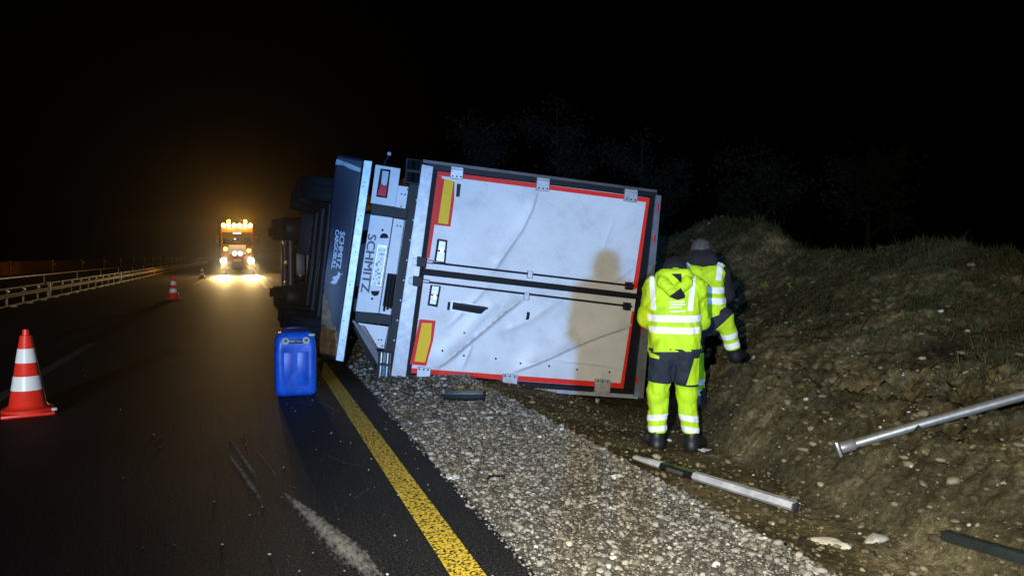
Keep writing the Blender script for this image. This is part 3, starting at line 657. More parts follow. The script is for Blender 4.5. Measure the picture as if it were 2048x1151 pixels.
# mud flap: a buckled navy sheet with lettering
FL = [(309, 675, 727), (345, 668, 722), (384, 663.5, 717), (436, 659.5, 709), (493, 656.5, 701), (545, 649, 694), (606, 644.5, 686), (667, 641, 679), (714, 634, 671)]
def flap_pt(s, py):
    ya = [f[0] for f in FL]; x0 = np.interp(py, ya, [f[1] for f in FL]); x1 = np.interp(py, ya, [f[2] for f in FL])
    wv = -0.03 - 0.05*math.sin((py-309)/405*math.pi*2.2)*(1-s)*(1-s) - 0.05*(1-s)
    return L(x0+(x1-x0)*s, py+s*9*(1-(py-309)/405*0.2), wv)
bm = bmesh.new(); nu, nv = 14, 60
rows = [[bm.verts.new(flap_pt(i/nu, 309+405*j/nv)) for i in range(nu+1)] for j in range(nv+1)]
for j in range(nv):
    for i in range(nu): bm.faces.new((rows[j][i], rows[j+1][i], rows[j+1][i+1], rows[j][i+1]))
flap = mesh_bm('mud_flap', bm, M['navy'], tr, 60)
md = flap.modifiers.new('thickness', 'SOLIDIFY'); md.thickness = 0.008; md.offset = 0
def flap_patch(name, pts, m, up=0.010):
    bm = bmesh.new(); v = [bm.verts.new(Vector(flap_pt(s, p)) + Vector((0, 0, up))) for s, p in pts]; bm.faces.new(v)
    return mesh_bm(name, bm, m, flap)
flap_patch('pale_streak', [(0.0, 318), (0.35, 321), (0.95, 328), (0.95, 336), (0.55, 333), (0.3, 328), (0.0, 329)], M['sill'])
# dried mud on the lower part of the flap: irregular sheet a few millimetres proud
bm = bmesh.new(); g = {}
for j in range(41):
    for i in range(15):
        s, p = 0.015+i/14*0.97, 556+j/40*150; lim = 575+95*s**1.2+22*float(vnoise(s*5, j*0.35))+10*float(vnoise(s*14, j*.9))
        if p > lim: g[i, j] = bm.verts.new(Vector(flap_pt(s, min(p, 704)))+Vector((0, 0, 0.012+0.004*float(vnoise(i*.9, j*.9)))))
for (i, j) in list(g):
    q = [(i, j), (i, j+1), (i+1, j+1), (i+1, j)]
    if all(k in g for k in q): bm.faces.new([g[k] for k in q])
bmesh.ops.delete(bm, geom=[v for v in bm.verts if not v.link_faces], context='VERTS')
mesh_bm('dried_mud', bm, M['dirt_on'], flap, 60)

# lettering
def text_mesh(body, bold=0.0):
    c = bpy.data.curves.new('t', 'FONT'); c.body = body; c.offset = bold; c.resolution_u = 3
    o = bpy.data.objects.new('t', c); COL.objects.link(o); bpy.context.view_layer.update()
    me = bpy.data.meshes.new_from_object(o.evaluated_get(bpy.context.evaluated_depsgraph_get()))
    bpy.data.objects.remove(o); return me
def lettering(name, body, fn, m, parent, bold=0.0):
    """fn maps (0..1 along the word, 0..1 up the letters) to a local point"""
    me = text_mesh(body, 0.0); n = len(me.vertices); V = np.zeros(n*3, np.float32); me.vertices.foreach_get('co', V); V = V.reshape(-1, 3)
    a, b = V.min(0), V.max(0); S = (V-a)/np.maximum(b-a, 1e-6)
    tri = bmesh.new(); tri.from_mesh(me); bmesh.ops.triangulate(tri, faces=tri.faces); tri.verts.index_update()
    T = [[v.index for v in f.verts] for f in tri.faces]; tri.free(); bm = bmesh.new()
    for c_, (dx, dy) in enumerate(((0, 0), (-1, 0), (1, 0), (0, -1), (0, 1)) if bold else ((0, 0),)):
        vs = []
        for q in S:
            p = Vector(fn(float(q[0])+dx*bold/len(body), float(q[1])+dy*bold*0.5)); vs.append(bm.verts.new(p+Vector((0, 0, 0.0003*c_))))
        for f in T:
            try: bm.faces.new([vs[k] for k in f])
            except ValueError: pass
    me.name = name; bm.to_mesh(me); bm.free(); me.materials.clear(); me.materials.append(m)
    return put(bpy.data.objects.new(name, me), parent)
def on_quad(q, wv):   # q: word start bottom, word end bottom, word end top, word start top (pixels)
    return lambda s, t: L(*mid(mid(q[0], q[1], s), mid(q[3], q[2], s), t), wv)
lettering('lettering', 'SCHMITZ', on_quad([(736.5, 468), (721.5, 583), (738, 585), (753, 470)], -0.0165), M['ink'], tr, 0.055)
def on_flap(s0, s1, p0, p1, ds0=0.0): return lambda s, t: Vector(flap_pt(s0+(s1-s0)*t+ds0*s, p0+(p1-p0)*s)) + Vector((0, 0, 0.012))
lettering('lettering', 'SCHMITZ', on_flap(0.47, 0.67, 459, 532), M['inkwhite'], flap, 0.07)
lettering('lettering', 'CARGOBULL', on_flap(0.27, 0.43, 457, 534), M['inkwhite'], flap, 0.07)
lettering('lettering', 'The Trailer Company', on_flap(0.04, 0.15, 456, 563), M['inkgrey'], flap, 0.0)
bull = [(565, 533), (572, 545), (575, 556), (590, 560), (603, 556), (605, 562), (597, 572), (582, 570), (572, 572), (577, 600), (556, 622), (548, 648), (533, 670), (510, 679), (488, 672), (466, 658), (474, 648), (494, 640), (500, 622), (486, 603), (502, 592), (526, 584), (546, 572), (552, 552), (556, 535)]
bm = bmesh.new()
def fl_inv(cx_, cy_):
    px, py = 580+cx_/5.756, 450+cy_/5.755; lo = np.interp(py-4, [f[0] for f in FL], [f[1] for f in FL]); hi = np.interp(py-4, [f[0] for f in FL], [f[2] for f in FL])
    s = (px-lo)/(hi-lo); return Vector(flap_pt(s, py-s*8))+Vector((0, 0, 0.012))
bm.faces.new([bm.verts.new(fl_inv(*p)) for p in bull]); bmesh.ops.triangulate(bm, faces=bm.faces); mesh_bm('bull_emblem', bm, M['inkwhite'], flap)
# number plate, unreadable
def mosaic():
    m, t, b = node_mat('number_plate_print'); tc = N(t, 'TexCoord'); v = N(t, 'TexVoronoi', Scale=42.0, distance='CHEBYCHEV'); v.inputs['Randomness'].default_value = 0.0
    t.links.new(tc.outputs['Object'], v.inputs['Vector']); s = N(t, 'SeparateXYZ'); t.links.new(v.outputs['Color'], s.inputs[0])
    r = ramp(t, s.outputs[0], [(0.0, (0.80, 0.80, 0.78)), (0.62, (0.72, 0.72, 0.70)), (0.72, (0.45, 0.45, 0.44)), (0.86, (0.12, 0.12, 0.16)), (1.0, (0.03, 0.03, 0.06))])
    r.color_ramp.interpolation = 'CONSTANT'; t.links.new(r.outputs[0], b.inputs['Base Color']); b.inputs['Roughness'].default_value = 0.4; return m
npl = plate('number_plate', [(755, 487), (776, 490), (763, 574), (741, 571)], -0.02, 0.006, M['alu'], tr, 0.004)
plate('plate_print', [(757, 494), (772, 496), (760, 572), (743, 570)], 0.0, 0.009, mosaic(), npl)

# running gear below the floor
def rot_to(axis): return Vector(axis).normalized()
def wheel(parent, c, axis, R=0.50, W=0.36):
    h = W/2
    ty = lathe('wheel', [(R*0.56, -h*0.92), (R*0.80, -h), (R*0.95, -h*0.95), (R, -h*0.75), (R*0.985, -h*0.3), (R, -h*0.25), (R, h*0.25), (R*0.985, h*0.3), (R, h*0.75), (R*0.95, h*0.95), (R*0.80, h), (R*0.56, h*0.92)], c, axis, M['tyre'], parent, 40)
    lathe('rim', [(0.0, -h*0.2), (R*0.22, -h*0.2), (R*0.30, -h*0.5), (R*0.50, -h*0.6), (R*0.565, -h*0.97), (R*0.565, h*0.97), (R*0.50, h*0.6), (R*0.30, h*0.5), (R*0.22, h*0.85), (0.0, h*0.85)], c, axis, M['tanktop'], ty, 32)
    return ty
b1 = np.array(BACK)
for k, dist in enumerate((2.3, 3.6, 4.9)):
    base = b1*dist
    wheel(tr, tuple(np.array((-0.80, 2.33, 0))+base), (0, 1, 0)); wheel(tr, tuple(np.array((-0.80, 0.30, 0))+base), (0, 1, 0))
    tube('axle', [tuple(np.array((-0.80, 0.2, 0))+base), tuple(np.array((-0.80, 2.4, 0))+base)], 0.075, M['chassis'], tr, 12)
for v_ in (0.85, 1.75):
    a = np.array((-0.20, v_, -0.2)); p = [(a+np.array(d)) for d in ((-.14, -.06, 0), (.2, -.06, 0), (.2, .06, 0), (-.14, .06, 0))]
    prism('chassis_rail', [tuple(q) for q in p], [tuple(q+b1*12.4) for q in p], M['chassis'], tr)
for dist in (6.6, 7.5, 8.4):
    a = np.array((-0.55, 2.52, 0))+b1*dist
    box('side_guard', tuple(a), (0.62, 0.05, 0.08), M['alu'], tr)
box('pallet_box', tuple(np.array((-0.52, 1.9, 0))+b1*7.6), (0.62, 1.0, 1.6), M['chassis'], tr, bev=0.03)
box('spare_wheel_carrier', tuple(np.array((-0.45, 0.7, 0))+b1*7.2), (0.4, 0.9, 1.2), M['chassis'], tr, bev=0.05)

# ------------------------------------------------------------------ tractor unit, on its side beyond the trailer
tc_ = thing('tractor_unit', 'dark tractor unit on its side in front of the trailer, seen from below', 'truck', (1.75, 22.6, 0.0), 0.0)
# local: x = truck up, y = along road, z = truck left
def trk(name, c, s, m, bev=0.0, rot=None): return box(name, c, s, m, tc_, rot, bev)
trk('cab', (1.55, 4.6, 1.27), (2.9, 2.2, 2.46), M['tractordark'], 0.12)
trk('roof_deflector', (3.1, 4.8, 1.27), (0.5, 1.6, 2.2), M['tractordark'], 0.15)
for z_ in (0.85, 1.70): trk('frame_rail', (0.02, 1.4, z_), (0.30, 5.6, 0.09), M['tractordark'], 0.01)
for z_ in (0.10, 0.42, 2.10, 2.42): wheel(tc_, (-0.45, 1.0, z_), (0, 0, 1), 0.52, 0.29)
for z_ in (0.22, 2.28): wheel(tc_, (-0.45, 4.5, z_), (0, 0, 1), 0.52, 0.31)
tube('axle', [(-0.45, 1.0, 0.1), (-0.45, 1.0, 2.4)], 0.11, M['tractordark'], tc_, 12)
tube('axle', [(-0.45, 4.5, 0.3), (-0.45, 4.5, 2.2)], 0.08, M['tractordark'], tc_, 12)
for z_ in (0.27, 2.27):
    bm = bmesh.new(); seg = 14; r = []
    for k in range(seg+1):
        a = math.radians(-25+205*k/seg-0); y_, x_ = 1.0-0.62*math.cos(a), -0.45+0.62*math.sin(a)
        r.append([bm.verts.new((x_, y_, z_-0.34)), bm.verts.new((x_, y_, z_+0.34))])
    for a, b in zip(r, r[1:]): bm.faces.new((a[0], a[1], b[1], b[0]))
    o = mesh_bm('mudguard', bm, M['blackmetal'], tc_, 60); o.modifiers.new('t', 'SOLIDIFY').thickness = 0.02
trk('fuel_tank', (-0.28, 2.75, 2.15), (0.62, 1.3, 0.62), M['tanktop'], 0.10)
trk('battery_box', (-0.25, 2.75, 0.38), (0.6, 1.1, 0.55), M['tractordark'], 0.04)
trk('air_tank', (-0.30, 1.9, 1.25), (0.3, 0.5, 0.9), M['tanktop'], 0.08)
tube('exhaust', [(-0.42, 2.0, 1.25), (-0.46, 3.0, 1.25), (-0.40, 3.9, 1.1)], 0.09, M['tanktop'], tc_, 12)
lathe('fifth_wheel', [(0.45, -0.05), (0.45, 0.05), (0.12, 0.07), (0.0, 0.07)], (0.24, 1.0, 1.27), (1, 0, 0), M['blackmetal'], tc_, 24)
trk('rear_cross_member', (0.0, -1.35, 1.27), (0.34, 0.10, 2.0), M['tractordark'], 0.02)
for z_ in (0.45, 2.10):
    o = trk('tail_lamp', (-0.02, -1.43, z_), (0.14, 0.06, 0.42), M['lampred'], 0.015)
trk('rear_panel', (-0.32, -1.38, 1.27), (0.22, 0.03, 0.6), M['tanktop'], 0.01)
trk('front_bumper', (-0.15, 5.85, 1.27), (0.7, 0.35, 2.4), M['blackmetal'], 0.08)
trk('step_box', (-0.2, 3.7, 2.28), (0.55, 0.6, 0.30), M['tanktop'], 0.05)
lettering('lettering', 'han', lambda s, t: (0.02+0.12*t, -1.455, 1.95-0.32*s), M['inkwhite'], tc_, 0.0)

# ------------------------------------------------------------------ tow truck with its lamps lit
tt = thing('tow_truck', 'tow truck with blazing headlights and amber roof beacons facing the camera', 'tow truck', (-0.55, 63.0, 0.0), math.radians(0))
box('cab', (0, 1.25, 2.15), (2.45, 2.2, 3.1), M['truckpaint'], tt, bev=0.16)
box('bumper', (0, 0.05, 0.80), (2.5, 0.35, 0.75), M['truckpaint'], tt, bev=0.06)
box('windscreen', (0, 0.135, 2.85), (2.1, 0.06, 0.95), M['glass'], tt, bev=0.02)
g_ = box('grille', (0, 0.12, 1.95), (1.30, 0.06, 0.70), M['steel'], tt, bev=0.02)
for k in range(5): box('grille_slat', (0, 0.07, 1.68+k*0.14), (1.2, 0.03, 0.055), M['conewhite'] if k > 2 else M['steel'], g_)
box('flatbed', (0, 5.4, 1.15), (2.45, 6.4, 0.35), M['blackmetal'], tt, bev=0.03)
for sx in (-1, 1):
    wheel(tt, (sx*1.03, 1.2, 0.50), (1, 0, 0), 0.50, 0.3); wheel(tt, (sx*1.03, 6.8, 0.50), (1, 0, 0), 0.50, 0.3)
    hl = lathe('headlight', [(0.20, 0), (0.21, 0.06), (0.14, 0.10), (0, 0.115)], (sx*1.02, -0.10, 1.05), (0, -1, 0), M['lens'], tt, 20)
    lathe('corner_lamp', [(0.12, 0), (0.13, 0.05), (0, 0.06)], (sx*0.86, 0.10, 1.98 if sx < 0 else 1.86), (0, -1, 0), M['amber'], tt, 16)
    box('mirror', (sx*1.45, 0.25, 2.7), (0.22, 0.12, 0.55), M['blackmetal'], tt, bev=0.04)
    lathe('beacon', [(0.12, 0), (0.12, 0.18), (0.08, 0.25), (0, 0.26)], (sx*0.62, 1.0, 4.05), (0, 0, 1), M['amber'], tt, 20)
    spot('headlight_low_beam', (-0.55+sx*1.02, 62.75, 1.05), (-0.4+sx*0.95, 55.4, 0.0), 20000, (1.0, 0.70, 0.28), 15, 0.8, 0.09)
    spot('headlight_spread', (-0.55+sx*1.02, 62.75, 1.05), (-0.8+sx*0.9, 25.0, 0.6), 1300, (1.0, 0.74, 0.36), 58, 1.0, 0.09)
    pl = bpy.data.lights.new('beacon_glow', 'POINT'); pl.energy = 1100; pl.color = (1.0, 0.42, 0.05); pl.shadow_soft_size = 0.10
    po = bpy.data.objects.new('beacon_glow', pl); COL.objects.link(po); po.location = (-0.55+sx*0.62, 62.75, 4.2)
lb = box('light_bar', (0, 0.6, 3.86), (2.2, 0.25, 0.14), M['blackmetal'], tt, bev=0.03)
for k in range(6): lathe('work_lamp', [(0.13, 0), (0.14, 0.05), (0, 0.06)], (-1.0+k*0.40, 0.46, 3.86), (0, -1, 0), M['lenssmall'], lb, 16)
for k in range(2): lathe('fog_lamp', [(0.13, 0), (0.14, 0.05), (0, 0.06)], (-0.20+k*0.42, 0.06, 1.62), (0, -1, 0), M['lenssmall'], tt, 16)
sg = box('cab_sign', (0.0, 0.11, 3.30), (0.60, 0.04, 0.24), M['signred'], tt)
box('sign_bar', (0.0, 0.075, 3.22), (0.54, 0.03, 0.08), M['signwhite'], sg)
box('number_plate', (-0.02, -0.15, 1.08), (0.58, 0.03, 0.15), mat('plate_blue_white', (0.55, 0.68, 0.8), 0.4), tt)

# ------------------------------------------------------------------ cones
def cone(loc, label, rz=0.0, S=0.93):
    t = thing('traffic_cone', label, 'traffic cone', loc, rz, 'red and white cones along the closed lane')
    H, rb, rt = 0.86*S, 0.172*S, 0.042*S
    r = lambda z: rb+(rt-rb)*(z-0.05)/(H-0.05)
    bm = bmesh.new(); add_box(bm, (0, 0, 0.018*S), (0.46*S, 0.46*S, 0.036*S), None, 0.012); mesh_bm('base', bm, M['conered'], t, 40)
    lathe('cone_body', [(0.235*S, 0.034*S), (0.225*S, 0.06*S), (rb+0.015, 0.075*S), (r(0.10*S), 0.10*S), (r(H*0.93), H*0.93), (rt*0.78, H*0.935), (rt*0.72, H), (rt*0.4, H), (0, H*0.98)], (0, 0, 0), (0, 0, 1), M['conered'], t, 40)
    for z0, z1 in ((0.30, 0.47), (0.63, 0.80)):
        z0 *= H/1.03; z1 *= H/1.03
        lathe('reflective_band', [(r(z0)-0.004, z0), (r(z0)+0.003, z0), (r(z1)+0.003, z1), (r(z1)-0.004, z1)], (0, 0, 0), (0, 0, 1), M['conewhite'], t, 40)
    box('foot_pad', (0.225*S, -0.15*S, 0.048*S), (0.05*S, 0.08*S, 0.03*S), M['capwhite'], t, bev=0.008)
    return t
cone(tuple(gnd(56, 826)), 'large red and white traffic cone nearest to the camera, far left', math.radians(14))
cone(tuple(gnd(347, 598)), 'red and white traffic cone second from the camera on dark asphalt', math.radians(40))
cone(tuple(gnd(404, 557)), 'red and white traffic cone third in line, left of the lit lane', math.radians(5))
cone(tuple(gnd(446, 541.5)), 'small distant red and white cone in front of the left headlight', math.radians(0))

# ------------------------------------------------------------------ blue canister
cn = thing('blue_canister', 'blue plastic canister standing on asphalt beside the yellow line', 'canister', (0.50, 8.42, 0), -math.atan2(0.50, 8.42)+math.radians(3))
def canister_body():
    bm = bmesh.new(); prof = [(0.00, 0.86), (0.02, 0.97), (0.05, 1.0), (0.25, 1.0), (0.52, 1.0), (0.60, 0.97), (0.66, 0.90), (0.70, 0.80), (0.715, 0.62)]
    w2, d2 = 0.215, 0.17; rings = []; seg = 40
    for z, k in prof:
        ring = []
        for i in range(seg):
            a = 2*math.pi*i/seg; c, s = math.cos(a), math.sin(a); e = 0.30
            x = w2*k*math.copysign(abs(c)**e, c); y = d2*k*math.copysign(abs(s)**e, s)
            if s < -0.6 and 0.06 < z < 0.55 and abs(x) < 0.15: y += 0.014*(1 if abs(x) > 0.012 else 0)
            ring.append(bm.verts.new((x, y, z*0.95)))
        rings.append(ring)
    for a, b in zip(rings, rings[1:]):
        for k in range(seg): bm.faces.new((a[k], a[(k+1) % seg], b[(k+1) % seg], b[k]))
    bm.faces.new(rings[0][::-1]); bm.faces.new(rings[-1])
    return mesh_bm('body', bm, M['blueplastic'], cn, 50)
canister_body()
box('front_panel', (-0.068, -0.160, 0.29), (0.118, 0.012, 0.36), M['blueplastic'], cn, bev=0.006)
box('front_panel', (0.068, -0.163, 0.29), (0.118, 0.018, 0.36), M['blueplastic'], cn, bev=0.006)
box('recess_band', (0.0, -0.166, 0.585), (0.20, 0.02, 0.045), M['bluedark'], cn, bev=0.006)
for sx in (-0.105, 0.105):
    cp = lathe('cap', [(0.040, -0.02), (0.040, 0.022), (0.036, 0.028), (0.0, 0.028)], (sx, -0.150, 0.588), (0, -1, 0.12), M['capwhite'], cn, 20)
    lathe('cap_slot', [(0.018, 0), (0.018, 0.003), (0, 0.003)], (sx, -0.179, 0.595), (0, -1, 0.12), M['bluedark'], cp, 12)
lettering('lettering', 'OPEN - OFEN', lambda s, t: (-0.062+0.124*s, -0.1775, 0.576+0.018*t), M['inkwhite'], cn, 0.0)
tube('handle', [(-0.13, 0.03, 0.66), (-0.12, 0.02, 0.70), (-0.05, 0.0, 0.715), (0.05, 0.0, 0.715), (0.12, 0.02, 0.70), (0.13, 0.03, 0.66)], 0.020, M['bluedark'], cn, 10)
box('top_corner_patch', (0.165, -0.12, 0.645), (0.07, 0.05, 0.03), M['capwhite'], cn, bev=0.01)

# ------------------------------------------------------------------ people: signed-distance bodies turned into one surface
def sdf_surface(prims, k, res, noise=0.0, nscale=9.0, seed=0.0):
    A = np.array([p[0] for p in prims], float); B = np.array([p[1] for p in prims], float); RA = np.array([p[2] for p in prims]); RB = np.array([p[3] for p in prims])
    rm = max(RA.max(), RB.max())+0.04
    lo = np.minimum(A, B).min(0)-rm; hi = np.maximum(A, B).max(0)+rm
    n = np.ceil((hi-lo)/res).astype(int)+1
    g = [lo[i]+np.arange(n[i])*res for i in range(3)]
    X, Y, Z = np.meshgrid(*g, indexing='ij'); shp = X.shape
    acc = np.zeros(shp, np.float32)
    for a, b, ra, rb in zip(A, B, RA, RB):
        ab = b-a; l2 = max(ab@ab, 1e-9)
        t = np.clip(((X-a[0])*ab[0]+(Y-a[1])*ab[1]+(Z-a[2])*ab[2])/l2, 0, 1)
        d = np.sqrt((X-a[0]-t*ab[0])**2+(Y-a[1]-t*ab[1])**2+(Z-a[2]-t*ab[2])**2)-(ra+(rb-ra)*t)
        acc += np.exp(np.clip(-d/k, -60, 60)).astype(np.float32)
    D = -k*np.log(np.maximum(acc, 1e-30))
    if noise: D = D + noise*(vnoise(X*nscale+seed, Y*nscale, Z*nscale*1.3)+0.7*(1-2*np.abs(vnoise(X*nscale*1.7+Z*4, Y*nscale*1.7+seed, Z*nscale*1.3-X*5)))+0.35*vnoise(X*nscale*3.3, Y*nscale*3.3+seed, Z*nscale*3.0))
    # naive surface nets
    ins = D < 0
    c = np.stack([D[i:shp[0]-1+i, j:shp[1]-1+j, l:shp[2]-1+l] for i in (0, 1) for j in (0, 1) for l in (0, 1)], -1)
    cnt = (c < 0).sum(-1); act = (cnt > 0) & (cnt < 8)
    ids = -np.ones(act.shape, np.int64); ii = np.argwhere(act); ids[act] = np.arange(len(ii))
    cc = c[act]; corner = np.array([(i, j, l) for i in (0, 1) for j in (0, 1) for l in (0, 1)], float)
    P = np.zeros((len(ii), 3)); W = np.zeros(len(ii))
    for a in range(8):
        for b in range(a+1, 8):
            if np.abs(corner[a]-corner[b]).sum() != 1: continue
            m = (cc[:, a] < 0) != (cc[:, b] < 0); t = cc[m, a]/(cc[m, a]-cc[m, b])
            P[m] += corner[a]+(corner[b]-corner[a])*t[:, None]; W[m] += 1
    V = lo+(ii+P/W[:, None])*res
    F = []
    for ax in range(3):
        s0 = [slice(None)]*3; s1 = [slice(None)]*3; s0[ax] = slice(0, -1); s1[ax] = slice(1, None)
        ch = ins[tuple(s0)] != ins[tuple(s1)]; E = np.argwhere(ch); fl = ins[tuple(s0)][ch]
        o1, o2 = [(1, 2), (2, 0), (0, 1)][ax]
        ok = (E[:, o1] > 0) & (E[:, o2] > 0); E = E[ok]; fl = fl[ok]
        def cell(d1, d2):
            e = E.copy(); e[:, o1] -= d1; e[:, o2] -= d2; return ids[e[:, 0], e[:, 1], e[:, 2]]
        q = np.stack([cell(1, 1), cell(0, 1), cell(0, 0), cell(1, 0)], -1); q[~fl] = q[~fl][:, ::-1]; F.append(q)
    F = np.concatenate(F); F = F[(F >= 0).all(1)]
    return V, F
def cut_mesh(V, F, planes, push=0.0):
    bm = bmesh.new(); vs = [bm.verts.new(v) for v in V]
    for f in F:
        try: bm.faces.new([vs[i] for i in f])
        except ValueError: pass
    bmesh.ops.recalc_face_normals(bm, faces=bm.faces); bm.normal_update()
    if push:
        nn = [v.normal.copy() for v in bm.verts]
        for v, q in zip(bm.verts, nn): v.co += q*push
    for co, no in planes:                                     # keep the side the normal points away from
        bmesh.ops.bisect_plane(bm, geom=list(bm.verts)+list(bm.edges)+list(bm.faces), plane_co=co, plane_no=no, clear_outer=True)
    return bm
def piece(name, VF, planes, m, parent, push=0.0, solid=0.0):
    bm = cut_mesh(*VF, planes, push); me = bpy.data.meshes.new(name); bm.to_mesh(me); bm.free()
    for p in me.polygons: p.use_smooth = True
    me.materials.append(m); o = put(bpy.data.objects.new(name, me), parent)
    if solid: s_ = o.modifiers.new('thickness', 'SOLIDIFY'); s_.thickness = solid; s_.offset = -1
    return o
Vv = np.array
def hand(prims, wrist, fwd, side, thumb):
    wrist, fwd, side = Vv(wrist, float), Vv(fwd, float), Vv(side, float); fwd /= np.linalg.norm(fwd); side /= np.linalg.norm(side); dn = np.cross(fwd, side)*(-1)
    for k in (-0.024, -0.008, 0.008, 0.024): prims.append((wrist+side*k*0.7, wrist+fwd*0.085+side*k, 0.015, 0.0135))
    for k, l in zip((-0.030, -0.010, 0.010, 0.030), (0.072, 0.082, 0.078, 0.060)):
        a = wrist+fwd*0.085+side*k; b = a+fwd*l*0.5+dn*0.010; c = b+fwd*l*0.40+dn*0.030
        prims.append((a, b, 0.010, 0.0092)); prims.append((b, c, 0.0092, 0.008))
    a = wrist+fwd*0.03+side*thumb*0.03; b = a+fwd*0.035+side*thumb*0.03; prims.append((a, b, 0.013, 0.011)); prims.append((b, b+fwd*0.032+dn*0.012, 0.011, 0.009))
def head(prims, c, fwd, up):
    c, f, u = Vv(c, float), Vv(fwd, float), Vv(up, float); f /= np.linalg.norm(f); u /= np.linalg.norm(u); r = np.cross(f, u)
    prims += [(c+u*0.025-f*0.02, c+u*0.025+f*0.02, 0.087, 0.080), (c+f*0.035-u*0.02, c+f*0.05-u*0.075, 0.066, 0.045),
              (c+f*0.095+u*0.01, c+f*0.115-u*0.025, 0.010, 0.014), (c+f*0.083-u*0.055-r*0.015, c+f*0.083-u*0.055+r*0.015, 0.012, 0.012)]
    for s in (-1, 1):
        prims.append((c+r*s*0.082-u*0.005, c+r*s*0.090-u*0.035-f*0.01, 0.016, 0.012))
        prims.append((c+r*s*0.03+f*0.076+u*0.012, c+r*s*0.032+f*0.078+u*0.012, 0.013, 0.013))

FWH = np.array([math.sin(YAW), math.cos(YAW)])          # horizontal view direction
def frame_at(px, dep):
    p = at_depth(px, 510, dep); return p[:2]

# --- worker in front: back to the camera, leaning over
p1 = frame_at(1350, 6.25); z1 = float(ground(p1[0], p1[1], False))
W1 = thing('person', 'worker in yellow jacket and navy trousers, back to camera, standing closest to the camera', 'person', (p1[0], p1[1], z1), -math.atan2(p1[0], p1[1]))
LH, RH = (-0.10, 0.02, 0.84), (0.10, 0.02, 0.84)
LK, RK = (-0.125, 0.03, 0.46), (0.105, 0.04, 0.46)
LA, RA_ = (-0.135, -0.02, 0.10), (0.150, 0.02, 0.10)
LS, RS = (-0.185, 0.13, 1.36), (0.185, 0.13, 1.37)
LE, RE = (-0.235, 0.10, 1.09), (0.215, 0.16, 1.07)
LW, RW = (-0.13, 0.36, 1.08), (0.12, 0.38, 1.04)
body = [(LH, RH, 0.07, 0.07), ((-0.06, 0.04, 0.9), (-0.06, 0.13, 1.3), 0.085, 0.085), ((0.06, 0.04, 0.9), (0.06, 0.13, 1.3), 0.085, 0.085), (LS, RS, 0.06, 0.06), ((0, 0.13, 1.38), (0, 0.22, 1.47), 0.055, 0.052),
        (LH, LK, 0.08, 0.055), (RH, RK, 0.08, 0.055), (LK, LA, 0.052, 0.038), (RK, RA_, 0.052, 0.038), (LS, LE, 0.05, 0.042), (RS, RE, 0.05, 0.042), (LE, LW, 0.04, 0.028), (RE, RW, 0.04, 0.028),
        (LA, (-0.15, 0.10, 0.04), 0.036, 0.032), (RA_, (0.17, 0.14, 0.04), 0.036, 0.032)]
hb = []; head(hb, (0, 0.30, 1.49), (0, 0.80, -0.60), (0, 0.60, 0.80)); hand(hb, LW, (0.5, 0.8, -0.1), (0, 0.1, 1), 1); hand(hb, RW, (-0.4, 0.8, -0.2), (0, 0.1, 1), 1)
V, F = sdf_surface(body+hb, 0.010, 0.013)
mesh_np('body', V, F, M['skin'], W1, smooth=True)
jk = [((-0.10, 0.01, 0.70), (-0.095, 0.10, 1.32), 0.134, 0.112), ((0.10, 0.01, 0.70), (0.09, 0.10, 1.32), 0.134, 0.112), ((0, 0.01, 0.70), (0, 0.08, 1.2), 0.128, 0.108), ((-0.17, 0.125, 1.355), (0.17, 0.125, 1.36), 0.082, 0.082), ((0, 0.10, 1.36), (0, 0.15, 1.45), 0.10, 0.085),
      (LS, LE, 0.078, 0.070), (RS, RE, 0.078, 0.070), (LE, LW, 0.068, 0.055), (RE, RW, 0.068, 0.055)]
J1 = sdf_surface(jk, 0.018, 0.0085, 0.012, 9.0, 3.0)
hem = ((0, 0, 0.825), (0.04, -0.08, -1.0))
piece('jacket', J1, [hem, ((0, 0.19, 1.47), (0, 0.55, 0.85))], M['hivis'], W1, solid=0.006)
for z0, z1_ in ((1.078, 1.132), (0.985, 1.038)):
    piece('reflective_strip', J1, [((0, 0, z1_), (0, -0.06, 1)), ((0, 0, z0), (0, 0.06, -1)), ((-0.205, 0, 1), (-1, 0, -0.16)), ((0.205, 0, 1), (1, 0, -0.16)), ((0, 0.20, 0), (0, 1, 0))], M['strip'], W1, 0.0045)
for sx in (-1, 1):
    piece('reflective_strip', J1, [((sx*0.165, 0, 1.36), (1 if sx > 0 else 1, 0, -0.08*sx)), ((sx*0.165-0.042, 0, 1.36), (-1, 0, 0.08*sx)), ((0, 0, 1.17), (0, 0, -1)), ((0, 0.12, 0), (0, 1, 0))], M['strip'], W1, 0.0045)
piece('reflective_strip', J1, [((0.262, 0.2, 1.0), (1, 0.3, -0.35)), ((0.10, 0.2, 1.04), (-1, -0.3, 0.2)), ((0, 0.2, 1.045), (0.35, 0, 1)), ((0, 0.16, 0), (0, -1, 0)), ((0, 0.30, 0), (0, 1, 0))], M['strip'], W1, 0.004)
